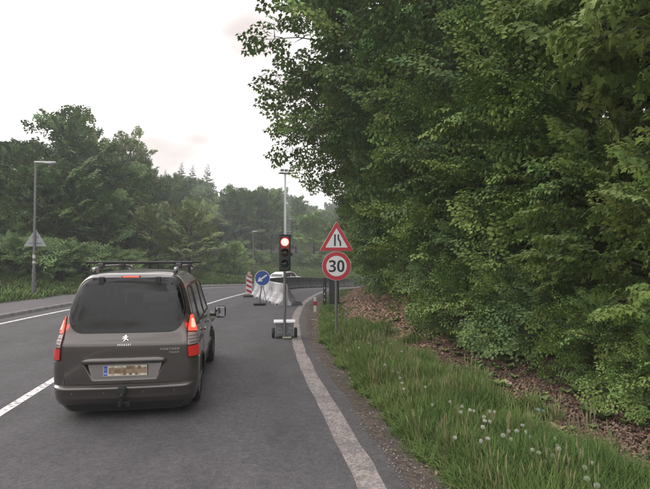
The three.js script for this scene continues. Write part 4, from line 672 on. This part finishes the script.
// the wood on the bank: trees and bushes leaning out over the verge
{
  const G = 'trees on the leaf-littered bank', W = [-1, 0];
  tree({ name: 'maple_tree', label: 'yellow-green maple with large drooping leaves hanging low over the grass verge', pos: gp(6.9, -5.9), h: 8.5, r: 2.5, base: 0.06, crownLow: 0.0, limbs: 84, kind: 'maple', tone: 'yellow', seed: 3, bias: W, biasK: 0.12, nearLeaves: 295, keepOff: 5.7 });
  const wood = [[9.3, -2.6, 10, 3.4, 'fresh'], [7.3, -9.0, 12, 3.2, 'fresh'], [6.9, -12.2, 13, 3.1, 'deep'], [7.7, -15.4, 14, 3.5, 'fresh'], [6.9, -18.8, 13, 3.2, 'deep'], [7.9, -26.5, 14, 3.6, 'fresh'], [9.4, -31.5, 13, 4.0, 'deep'], [11.4, -36.5, 13, 4.3, 'fresh'], [14.4, -42, 13, 4.6, 'deep']];
  wood.forEach(([x, z, h, R, tn], i) => tree({ name: 'maple_tree', label: tn === 'deep' ? 'dark green broadleaf tree with boughs down to the bank' : 'mid green maple tree with tiered boughs on the bank', group: G + (tn === 'deep' ? ', dark ones' : ''), pos: gp(x, z), h, r: R, base: 0.08, crownLow: 0.0, limbs: z < -11 && z > -20 ? 50 : 62, kind: z < -22 ? 'long' : 'wood', tone: tn, seed: 20 + i, bias: W, biasK: 0.12, keepOff: 5.9 }));
  tree({ name: 'maple_tree', label: 'tall maple whose long boughs reach out over the road against the sky', pos: gp(7.4, -22.3), h: 19.5, r: 6.7, base: 0.18, crownLow: 0.16, ragged: 0.16, limbs: 120, kind: 'long', tone: 'fresh', seed: 51, bias: W, biasK: 0.14, drop: 0.05 });
  tree({ name: 'maple_tree', label: 'broad maple leaning over the verge with boughs against the open sky beyond the sign', pos: gp(6.6, -17.0), h: 15, r: 4.6, base: 0.3, crownLow: 0.3, limbs: 40, kind: 'long', tone: 'fresh', seed: 55, bias: W, biasK: 0.1 });
  tree({ name: 'low_maple', label: 'low yellow-green maple sapling spreading at the foot of the bank', category: 'bush', pos: gp(5.35, -5.3), h: 2.9, r: 1.4, base: 0.08, crownLow: -0.05, limbs: 34, kind: 'maple', tone: 'yellow', seed: 56, bias: W, biasK: 0.1, trunkR: 0.04, keepOff: 4.4 });
  tree({ name: 'low_maple', label: 'yellow-green maple sapling behind the spreading one, hanging over the litter', category: 'bush', pos: gp(5.5, -6.9), h: 3.6, r: 1.4, base: 0.08, crownLow: -0.05, limbs: 38, kind: 'maple', tone: 'yellow', seed: 57, bias: W, biasK: 0.1, trunkR: 0.04 });
  [[6.3, -7.8, 6.5, 1.7], [5.9, -9.7, 7, 1.7], [5.8, -11.5, 6.5, 1.6], [5.9, -13.6, 7.5, 1.8], [6.0, -15.8, 7, 1.8], [6.1, -18.2, 7, 1.8], [6.6, -20.8, 7, 2.0], [7.0, -24.3, 7, 2.2], [8.4, -28.6, 7, 2.5], [10.2, -33.6, 7.5, 2.8]].forEach(([x, z, h, R], i) => tree({ name: 'hornbeam_tree', label: 'slim small-leaved young tree filling the edge of the wood', group: 'young trees along the edge of the wood', pos: gp(x, z), h, r: R, base: 0.06, crownLow: 0, limbs: 70, kind: 'bush', tone: i % 3 === 2 ? 'deep' : 'fresh', seed: 200 + i, bias: W, biasK: 0.12, trunkR: 0.06 }));
  const back = [[11.5, -5, 10, 3.2], [12, -10.5, 11, 3.4], [12.5, -16, 8.5, 3.2], [12.5, -22, 9, 3.4]];
  back.forEach(([x, z, h, R], i) => tree({ name: 'maple_tree', label: 'tree standing deeper in the wood behind the front row', group: 'trees behind the front row', pos: gp(x, z), h, r: R, base: 0.1, crownLow: 0.04, limbs: 34, kind: 'long', tone: 'deep', seed: 60 + i }));
  const bushes = [[4.75, -5.9, 1.2, 0.8], [4.85, -7.2, 1.4, 0.95], [4.75, -8.4, 1.5, 0.95], [4.6, -9.7, 1.6, 0.95], [4.55, -11.0, 1.7, 0.9], [4.6, -4.75, 0.9, 0.7], [5.4, -8.6, 2.6, 1.25], [5.2, -10.2, 2.6, 1.2], [5.1, -12.3, 3.0, 1.25], [5.3, -14.4, 2.8, 1.2], [5.25, -16.7, 3.2, 1.3], [5.6, -19.3, 3.0, 1.3], [6.4, -22.5, 3.2, 1.5], [7.8, -26, 3.4, 1.7], [9.4, -30.5, 3.6, 1.9], [11.8, -35.5, 3.8, 2.0]];
  bushes.forEach(([x, z, h, R], i) => tree({ name: 'hedge_bush', label: 'dense small-leaved bush at the foot of the wood above the leaf litter', group: 'bushes at the foot of the wood', category: 'bush', pos: gp(x, z), h, r: R, base: 0.05, crownLow: -0.05, limbs: 34, kind: 'bush', tone: i % 3 === 1 ? 'deep' : 'fresh', seed: 80 + i, bias: W, biasK: 0.1, trunkR: 0.045 }));
}
// trees across the road
{
  const FL = { base: 0.1, crownLow: 0.02, limbs: 44, kind: 'far' };
  const proto = [
    tree({ ...FL, label: 'tall dense broadleaf tree standing close behind the street lamp', pos: at(18, 38), h: 9, r: 3.9, tone: 'left', seed: 101 }),
    tree({ ...FL, label: 'tallest broadleaf tree on the slope, its crown rising above its neighbours', pos: at(72, 43), h: 13.0, r: 4.3, tone: 'left', seed: 102 }),
    tree({ ...FL, label: 'deep green broadleaf tree at the edge of the wood across the road', pos: at(112, 45), h: 9.5, r: 3.6, tone: 'deep', seed: 103 }),
  ];
  const L = 'leafy tree on the wooded slope across the road', G = 'trees on the slope across the road';
  const more = [[-25, 40, 1, 0], [-60, 36, 0.75, 1], [-90, 42, 1, 0], [45, 36, 0.8, 2], [-5, 50, 0.8, 1], [40, 50, 1.05, 0], [95, 52, 0.95, 1], [140, 58, 0.9, 1], [160, 66, 1.0, 0], [128, 72, 1.05, 1], [78, 37, 0.75, 2], [100, 40, 0.7, 2]];
  more.forEach(([px, d, s, k], i) => copyOf(proto[k], at(px, d), i * 1.7, s, L, G));
  tree({ name: 'poplar_tree', label: 'thin pale poplar rising above the other trees on the slope', pos: at(131, 56), h: 15.2, r: 2.6, base: 0.45, crownLow: 0.45, limbs: 26, kind: 'far', tone: 'pale', seed: 112, drop: 0.1 });
  tree({ name: 'young_maple', label: 'bright green young maple on the grass verge across the road', pos: at(190, 45), h: 7.2, r: 2.7, base: 0.12, limbs: 30, crownLow: 0.05, kind: 'far', tone: 'pale', seed: 121 });
  tree({ name: 'young_maple', label: 'slender lighter green young tree at the edge of the tall dark trees', pos: at(150, 43), h: 6.2, r: 2.1, base: 0.12, limbs: 28, crownLow: 0.05, kind: 'far', tone: 'pale', seed: 122 });
  tree({ name: 'round_bush', label: 'round light green bush on the verge beyond the bend', category: 'bush', pos: at(233, 58), h: 3.7, r: 1.9, base: 0.06, limbs: 30, crownLow: -0.05, kind: 'far', tone: 'fresh', seed: 123 });
  const sh = tree({ name: 'low_shrub', label: 'low shrub along the edge of the trees across the road', category: 'bush', group: 'low shrubs across the road', pos: at(10, 29), h: 1.7, r: 1.6, base: 0.05, crownLow: -0.1, limbs: 26, kind: 'bush', tone: 'deep', seed: 131, trunkR: 0.03 });
  [[-25, 27.5], [-8, 28.5], [22, 28.5], [40, 29.5], [54, 30.5], [68, 31.5], [82, 32.5], [98, 34], [114, 36], [128, 38], [-50, 27.5], [2, 30.5], [48, 33], [90, 36], [145, 43], [205, 56], [170, 48], [255, 74], [275, 76], [300, 80], [320, 78], [215, 60]].forEach(([px, d], i) => copyOf(sh, at(px, d), i * 2.1, 0.8 + 0.6 * hash2(i, 3)));
  // the hillside wood, tree by tree
  const r = rngOf(77), hp = [0, 1, 2].map(k => tree({ ...FL, label: 'tree in the wood covering the distant hillside', group: 'trees on the distant hillside', pos: at([235, 262, 200][k], [84, 92, 96][k]), h: [11, 12, 10][k], r: [4.2, 4, 3.8][k], limbs: 34, tone: ['left', 'deep', 'fresh'][k], seed: 140 + k }));
  for (const [px, d] of [[150, 80], [162, 86], [172, 82], [158, 96], [146, 92], [180, 90]]) copyOf(hp[px % 3], at(px, d), px, 1.05);
  for (let k = 0; k < 95; k++) { const d = lerp(78, 210, Math.pow((k + r()) / 95, 0.8)), px = lerp(90, 345, r()); copyOf(hp[Math.floor(r() * 3)], at(px, d), r() * 6, 0.8 + 0.45 * r()); }
  const sp = tree({ name: 'spruce_tree', label: 'dark pointed spruce on the skyline of the hill', group: 'spruces on the hill', pos: at(184, 118), h: 19.5, r: 4.2, base: 0.06, limbs: 120, kind: 'fir', tone: 'spruce', seed: 150, cone: true });
  [[195, 120, 1.0], [206, 122, 1.05], [210, 130, 0.9], [176, 125, 0.95], [222, 135, 0.8], [240, 150, 0.8], [168, 120, 0.9]].forEach(([px, d, s], i) => copyOf(sp, at(px, d), i, s));
}
// ---------------------------------------------------------------- grass, litter, dandelions
function scatter(name, geo, mat, n, place, label, category) {
  const im = new THREE.InstancedMesh(geo, mat, n), m = new THREE.Matrix4(), c = new THREE.Color(), r = rngOf(n + 5); im.name = numbered(name); im.userData = { kind: 'stuff', label, category }; let k = 0, tries = 0;
  while (k < n && tries++ < n * 30) { const p = place(r); if (!p) continue; m.compose(p.p, new THREE.Quaternion().setFromEuler(new THREE.Euler(...p.e)), V(p.s, p.s * (p.sy ?? 1), p.s)); im.setMatrixAt(k, m); c.setRGB(...p.c); im.setColorAt(k, c); k++; }
  im.count = k; im.castShadow = im.receiveShadow = true; scene.add(im); return im;
}
function tuft(seed, n, h, w, spread, lean) {
  const r = rngOf(seed), pos = [];
  for (let i = 0; i < n; i++) {
    const a = r() * 6.28, d = spread * Math.sqrt(r()), bx = Math.cos(a) * d, bz = Math.sin(a) * d, dir = r() * 6.28, l = lean * (0.3 + r()), hh = h * (0.5 + 0.7 * r()), ww = w * (0.7 + 0.6 * r()), sx = -Math.sin(dir) * ww / 2, sz = Math.cos(dir) * ww / 2, ox = Math.cos(dir), oz = Math.sin(dir);
    const P = (t, s) => [bx + ox * l * hh * t * t + sx * s, hh * t * (1 - 0.25 * l * t), bz + oz * l * hh * t * t + sz * s], q = [P(0, -1), P(0, 1), P(0.5, -0.85), P(0.5, 0.85), P(1, 0)];
    for (const k of [0, 1, 2, 1, 3, 2, 2, 3, 4]) pos.push(...q[k]);
  }
  const g = new THREE.BufferGeometry(); g.setAttribute('position', new THREE.Float32BufferAttribute(pos, 3)); g.computeVertexNormals(); return g;
}
function cluster(geo, k, rho, seed, one) {                                  // k copies of geo strewn over a small disc, one geometry with colours
  const r = rngOf(seed), pos = [], col = [], v = V(0, 0, 0), p = (geo.index ? geo.toNonIndexed() : geo).attributes.position, m = new THREE.Matrix4();
  for (let i = 0; i < k; i++) { const a = r() * 6.28, d = rho * Math.sqrt(r()), o = one(r); m.compose(V(Math.cos(a) * d, o.y ?? 0, Math.sin(a) * d), new THREE.Quaternion().setFromEuler(new THREE.Euler(...o.e)), V(o.s, o.s * (o.sy ?? 1), o.s)); for (let j = 0; j < p.count; j++) { v.fromBufferAttribute(p, j).applyMatrix4(m); pos.push(v.x, v.y, v.z); col.push(...o.c); } }
  const g = new THREE.BufferGeometry(); g.setAttribute('position', new THREE.Float32BufferAttribute(pos, 3)); g.setAttribute('color', new THREE.Float32BufferAttribute(col, 3)); g.computeVertexNormals(); return g;
}
const tilt = (x, z, turn) => { const e = 0.15, n = V(ground(x - e, z) - ground(x + e, z), 2 * e, ground(x, z - e) - ground(x, z + e)).normalize(), q = new THREE.Quaternion().setFromUnitVectors(UP, n).multiply(new THREE.Quaternion().setFromAxisAngle(UP, turn)), u = new THREE.Euler().setFromQuaternion(q); return [u.x, u.y, u.z]; };
const grassMat = new THREE.MeshPhysicalMaterial({ vertexColors: true, color: 0xffffff, roughness: 0.75, ior: 1.3, specularIntensity: 0.5, side: THREE.DoubleSide });
const litterEdge = (s) => lerp(3.05, 2.75, sstep(9, 14, s));
const tuftC = r => { const v = 0.7 + 0.6 * r(), d = r(); return d < 0.035 ? [0.22 * v, 0.2 * v, 0.1 * v] : d < 0.25 ? [0.165 * v, 0.205 * v, 0.065 * v] : [0.125 * v, 0.195 * v, 0.056 * v]; };
const tuftOne = r => ({ e: [0, r() * 6.28, 0], s: 0.7 + 0.6 * r(), sy: 0.75 + 0.5 * r(), c: tuftC(r) });
const grassC = (r, k = 1, p = 0.5) => { const v = (0.85 + 0.3 * r()) * k * (0.75 + 0.5 * p); return [v * lerp(0.86, 1.14, p), v, v]; };
const verge = (s0, s1, pw) => r => {
  const s = lerp(s0, s1, Math.pow(r(), pw)), q = lerp(1.55, 4.0, r()), [x, z] = toW(q, s), e = fbm(x * 2.2, z * 2.2, 160, 3) - 0.5, ed = q - litterEdge(s) + e * 1.3 - (s < 9 ? 0.05 : 0.0), k = s > 13 ? sstep(13, 18, s) : 0;
  if (r() < sstep(-0.05, 0.35, ed) || q < 1.60 + 0.38 * fbm(s * 1.6, 4, 8, 3) * (0.6 + 0.6 * r()) || (r() < 0.55 * k)) return null;
  return { p: V(x, Math.max(ground(x, z), q < 2 ? hRoad(s) - 0.03 : -9) - 0.01, z), e: tilt(x, z, r() * 6.28), s: 0.85 + 0.3 * r(), sy: (0.45 + 0.75 * fbm(x * 1.3, z * 1.3, 165, 3)) * lerp(0.4, 1, sstep(1.65, 2.2, q)) * lerp(1, 0.45, k), c: grassC(r, 1, fbm(x * 1.5, z * 1.5, 166, 3)) };
};
scatter('verge_grass', cluster(tuft(1, 11, 0.25, 0.007, 0.07, 0.5), 6, 0.13, 1, tuftOne), grassMat, 5600, verge(1.5, 14, 1.2), 'lush green grass on the verge beside the road', 'grass');
scatter('verge_grass', cluster(tuft(2, 9, 0.18, 0.012, 0.10, 0.6), 5, 0.16, 2, tuftOne), grassMat, 1900, verge(12, 34, 1.4), 'shorter thinner grass on the verge beyond the speed limit sign', 'grass');
scatter('bank_grass', cluster(tuft(3, 12, 0.3, 0.03, 0.25, 0.7), 6, 0.5, 3, tuftOne), grassMat, 4400, r => { const s = lerp(8, 85, r()), q = -12.15 - 16 * Math.pow(r(), 1.6), [x, z] = toW(q, s); return { p: V(x, ground(x, z) - 0.01, z), e: [0, r() * 6.28, 0], s: 0.7 + 0.7 * r(), sy: 0.5 + 0.9 * vnoise(x * 0.6, z * 0.6, 3), c: grassC(r, 0.66) }; }, 'rough grass on the bank across the road', 'grass');
// broad-leaved weeds among the grass
scatter('verge_weed', (() => { const l = []; for (let k = 0; k < 8; k++) l.push(LEAF.small.clone().applyMatrix4(basis(V(Math.cos(k * 0.8), 0.8 + 0.4 * (k % 3), Math.sin(k * 0.8)), UP, V(0, 0.01, 0), 0.07 + 0.015 * (k % 4)))); return merge(l); })(), std(0xffffff, 0.75, 0, { side: THREE.DoubleSide }), 260, r => { const s = lerp(2.5, 16, r()), q = lerp(2.1, 4.6, r()), [x, z] = toW(q, s); if (fbm(x * 1.4, z * 1.4, 170, 3) < 0.4 + 0.2 * r()) return null; return { p: V(x, ground(x, z), z), e: [0, r() * 6.28, 0], s: 0.6 + 0.9 * r(), c: tuftC(r) }; }, 'broad-leaved weeds between grass and leaf litter', 'weeds');
scatter('grass_stalk', (() => { const l = [0, 1, 2].map(k => tube([V(0, 0, 0), V(0.02 * k, 0.22, 0.02 - 0.02 * k), V(0.05 * k - 0.02, 0.4 - 0.04 * k, 0.05 - 0.05 * k)], [0.0016, 0.0014, 0.001], 3)).concat([0, 1, 2].map(k => tube([V(0.05 * k - 0.02, 0.39 - 0.04 * k, 0.05 - 0.05 * k), V(0.055 * k - 0.02, 0.43 - 0.04 * k, 0.055 - 0.055 * k), V(0.062 * k - 0.02, 0.48 - 0.04 * k, 0.06 - 0.06 * k)], [0.002, 0.006, 0.001], 4))); return merge(l); })(), std(0xffffff, 0.8, 0, { side: THREE.DoubleSide }), 420, r => { const s = lerp(2, 14, r()), q = lerp(1.75, 3.3, r()), [x, z] = toW(q, s); if (fbm(x * 1.1, z * 1.1, 175, 3) < 0.45) return null; const v = 0.7 + 0.6 * r(); return { p: V(x, ground(x, z), z), e: [0.2 * (r() - 0.5), r() * 6.28, 0.2 * (r() - 0.5)], s: 0.65 + 0.5 * r(), c: [0.21 * v, 0.2 * v, 0.095 * v] }; }, 'tall flowering grass stalks standing above the verge', 'grass');
// dry leaves
{
  const g = leafGeo('far'); g.scale(1, 1, 1.6); g.rotateX(-Math.PI / 2);
  const litterMat = std(0xffffff, 0.85, 0, { side: THREE.DoubleSide, vertexColors: true }), plainMat = std(0xffffff, 0.85, 0, { side: THREE.DoubleSide }), dry = [[0.32, 0.20, 0.135], [0.39, 0.265, 0.185], [0.24, 0.145, 0.098], [0.44, 0.33, 0.25], [0.17, 0.112, 0.08]];
  const pl = (s0, s1, q1, pw) => r => { const s = lerp(s0, s1, Math.pow(r(), pw)), q = litterEdge(s) - 0.6 + (q1 + 0.6) * Math.pow(r(), 1.25), [x, z] = toW(q, s), ed = q - litterEdge(s) + (fbm(x * 2.2, z * 2.2, 160, 3) - 0.5) * 1.3; if (ed < -0.25 + 0.5 * r() - 0.1) return null; const c = dry[Math.floor(r() * 5)], v = 0.7 + 0.6 * r(); return { p: V(x, ground(x, z) + 0.004, z), e: tilt(x, z, r() * 6.28), s: 0.85 + 0.3 * r(), c: [1, 1, 1].map(() => (0.85 + 0.3 * v * 0.5) * (s < 10 ? 0.72 : 1)) }; };
  const one = k => r => { const c = dry[Math.floor(r() * 5)], v = 0.7 + 0.6 * r(); return { y: 0.03 * r(), e: [0.9 * (r() - 0.5), r() * 6.28, 0.9 * (r() - 0.5)], s: k + 0.045 * r() * r(), c: c.map(a => a * v) }; };
  scatter('leaf_litter', cluster(g, 26, 0.2, 5, one(0.022)), litterMat, 2600, pl(2, 11, 3.2, 1), 'brown dry leaves under the bushes beside the grass', 'leaf litter');
  scatter('leaf_litter', cluster(g, 24, 0.24, 6, one(0.032)), litterMat, 3000, pl(9.5, 32, 3.4, 1.2), 'thick pinkish-brown dry leaves covering the bank beyond the road sign', 'leaf litter');
  scatter('road_edge_litter', g, plainMat, 1500, r => { const s = lerp(2, 24, r()), q = 1.62 + 0.45 * Math.sqrt(r()) * (0.4 + r()), [x, z] = toW(q, s); const c = dry[Math.floor(r() * 5)]; return { p: V(x, hRoad(s) + 0.012, z), e: [0.5 * (r() - 0.5), r() * 6.28, 0.5 * (r() - 0.5)], s: 0.02 + 0.03 * r(), c }; }, 'small dry leaves and crumbs along the road edge', 'leaf litter');
}
scatter('roadside_gravel', (() => { const g = new THREE.IcosahedronGeometry(1, 0), p = g.attributes.position; for (let i = 0; i < p.count; i++) { const k = 0.75 + 0.5 * hash2(Math.round(p.getX(i) * 9), Math.round(p.getY(i) * 9 + p.getZ(i) * 31), 4); p.setXYZ(i, p.getX(i) * k, p.getY(i) * k * 0.6, p.getZ(i) * k); } g.computeVertexNormals(); return g; })(), std(0xffffff, 0.9), 3600, r => { const s = lerp(2, 22, Math.pow(r(), 1.5)), q = 1.34 + 0.62 * r() * (0.5 + 0.5 * r()), [x, z] = toW(q, s), v = 0.5 + 1.1 * r(); if (fbm(q * 2, s * 0.9, 181, 3) < 0.38) return null; return { p: V(x, hRoad(s) + 0.006 - 0.05 * clamp((q - 1.4) / 0.62, 0, 1) ** 2, z), e: [r() * 6, r() * 6, r() * 6], s: 0.004 + 0.011 * r() * r(), c: [0.2 * v, 0.18 * v, 0.16 * v] }; }, 'loose gravel and grit along the road edge', 'gravel');
{   // dandelion clocks
  const stemM = std(lin(0.10, 0.13, 0.05), 0.7), fluffM = new THREE.MeshPhysicalMaterial({ color: lin(0.72, 0.71, 0.66), roughness: 1, transmission: 0.35, thickness: 0, side: THREE.DoubleSide }), coreM = std(lin(0.2, 0.17, 0.1), 0.9);
  const fl = []; { const r = rngOf(4); for (let i = 0; i < 190; i++) { const y = 1 - 2 * (i + 0.5) / 190, a = i * 2.39996, q = Math.sqrt(1 - y * y), d = V(q * Math.cos(a), y, q * Math.sin(a)), tip = d.clone().multiplyScalar(0.021 + 0.003 * r()); const u = d.clone().cross(Math.abs(d.y) < 0.9 ? UP : V(1, 0, 0)).normalize(), w = d.clone().cross(u); const pos = []; for (let k = 0; k < 5; k++) { const t = k * 1.2566 + r(), e = tip.clone().addScaledVector(u, 0.0058 * Math.cos(t)).addScaledVector(w, 0.0058 * Math.sin(t)).addScaledVector(d, 0.002), e2 = tip.clone().addScaledVector(u, 0.0012 * Math.cos(t + 1.5)).addScaledVector(w, 0.0012 * Math.sin(t + 1.5)); pos.push(...tip.toArray(), ...e.toArray(), ...e2.toArray()); } const g = new THREE.BufferGeometry(); g.setAttribute('position', new THREE.Float32BufferAttribute(pos, 3)); g.computeVertexNormals(); fl.push(g); } }
  const fluff = merge(fl), core = new THREE.SphereGeometry(0.006, 8, 6);
  const heads = [[430, 384], [450, 402], [462, 406.5], [461, 412], [470, 410], [474, 411], [484, 417], [490, 411.5], [494.5, 412], [483, 427], [490, 421.5], [455, 437.5], [481, 441], [488, 438.5], [509, 431], [526, 432], [530, 437], [582, 453], [588, 470.5], [587, 478.5], [597, 485.5], [372, 353], [380, 357], [385, 365], [391, 368], [393, 371], [398, 372.5], [400, 378], [356, 341.5], [402, 383], [404, 389]];
  { const r2 = rngOf(31); for (let k = 0; k < 26; k++) { const t = r2(), w = r2() - 0.5; heads.push([lerp(350, 590, t) + 34 * w, lerp(340, 476, t) - 22 * w + 5 * (r2() - 0.5)]); } }
  const rx = Math.cos(YAW), rz = Math.sin(YAW), r = rngOf(9);
  heads.forEach(([px, py]) => {
    const hh = 0.2 + 0.1 * r(), f = V(Math.sin(YAW) * Math.cos(PITCH), Math.sin(PITCH), -Math.cos(YAW) * Math.cos(PITCH)), rt = V(rx, 0, rz), up = rt.clone().cross(f), d = f.multiplyScalar(FOCAL).addScaledVector(rt, px - 325).addScaledVector(up, 244.5 - py); let t = (hh - CAM_H) / d.y, x = 0, z = 0;
    for (let k = 0; k < 8; k++) { x = d.x * t; z = d.z * t; t = (ground(x, z) + hh - CAM_H) / d.y; }
    const o = thing('dandelion_clock', 'white dandelion seed head on a thin stalk in the verge grass', 'dandelion', [x, ground(x, z), z], r() * 6, 'dandelion seed heads in the verge'), lx = 0.05 * (r() - 0.5);
    part('stem', tube([V(-lx, -0.02, 0), V(-lx * 0.6, hh * 0.5, 0), V(0, hh - 0.004, 0)], [0.0032, 0.0028, 0.0024], 5), stemM, o);
    const hd = part('seed_head', fluff, fluffM, o); hd.position.y = hh; hd.scale.set(0.55 + 0.45 * r(), 0.6 + 0.3 * r(), 0.55 + 0.45 * r()); part('seed_core', core, coreM, hd);
  });
}
{   // scraps of rubbish on the litter
  const scrap = (name, label, x, z, size, mat, seed) => { const r = rngOf(seed), g = new THREE.IcosahedronGeometry(1, 2), p = g.attributes.position; for (let i = 0; i < p.count; i++) { const k = 0.6 + 0.7 * hash2(Math.round(p.getX(i) * 50), Math.round(p.getY(i) * 50 + p.getZ(i) * 91), seed); p.setXYZ(i, p.getX(i) * k * size, p.getY(i) * k * size * 0.5, p.getZ(i) * k * size * 0.8); } g.computeVertexNormals(); const o = thing(name, label, 'litter', [x, ground(x, z) + size * 0.25, z], r() * 6); part('crumpled_sheet', g, mat, o); };
  scrap('paper_scrap', 'crumpled pale pink paper scrap on the dry leaves', 3.75, -6.7, 0.085, std(lin(0.55, 0.4, 0.38), 0.8), 3);
  scrap('plastic_wrapper', 'crumpled pale green wrapper between grass and dry leaves', 3.52, -5.55, 0.06, std(lin(0.3, 0.42, 0.38), 0.4), 4);
}
renderer.render(scene, camera);
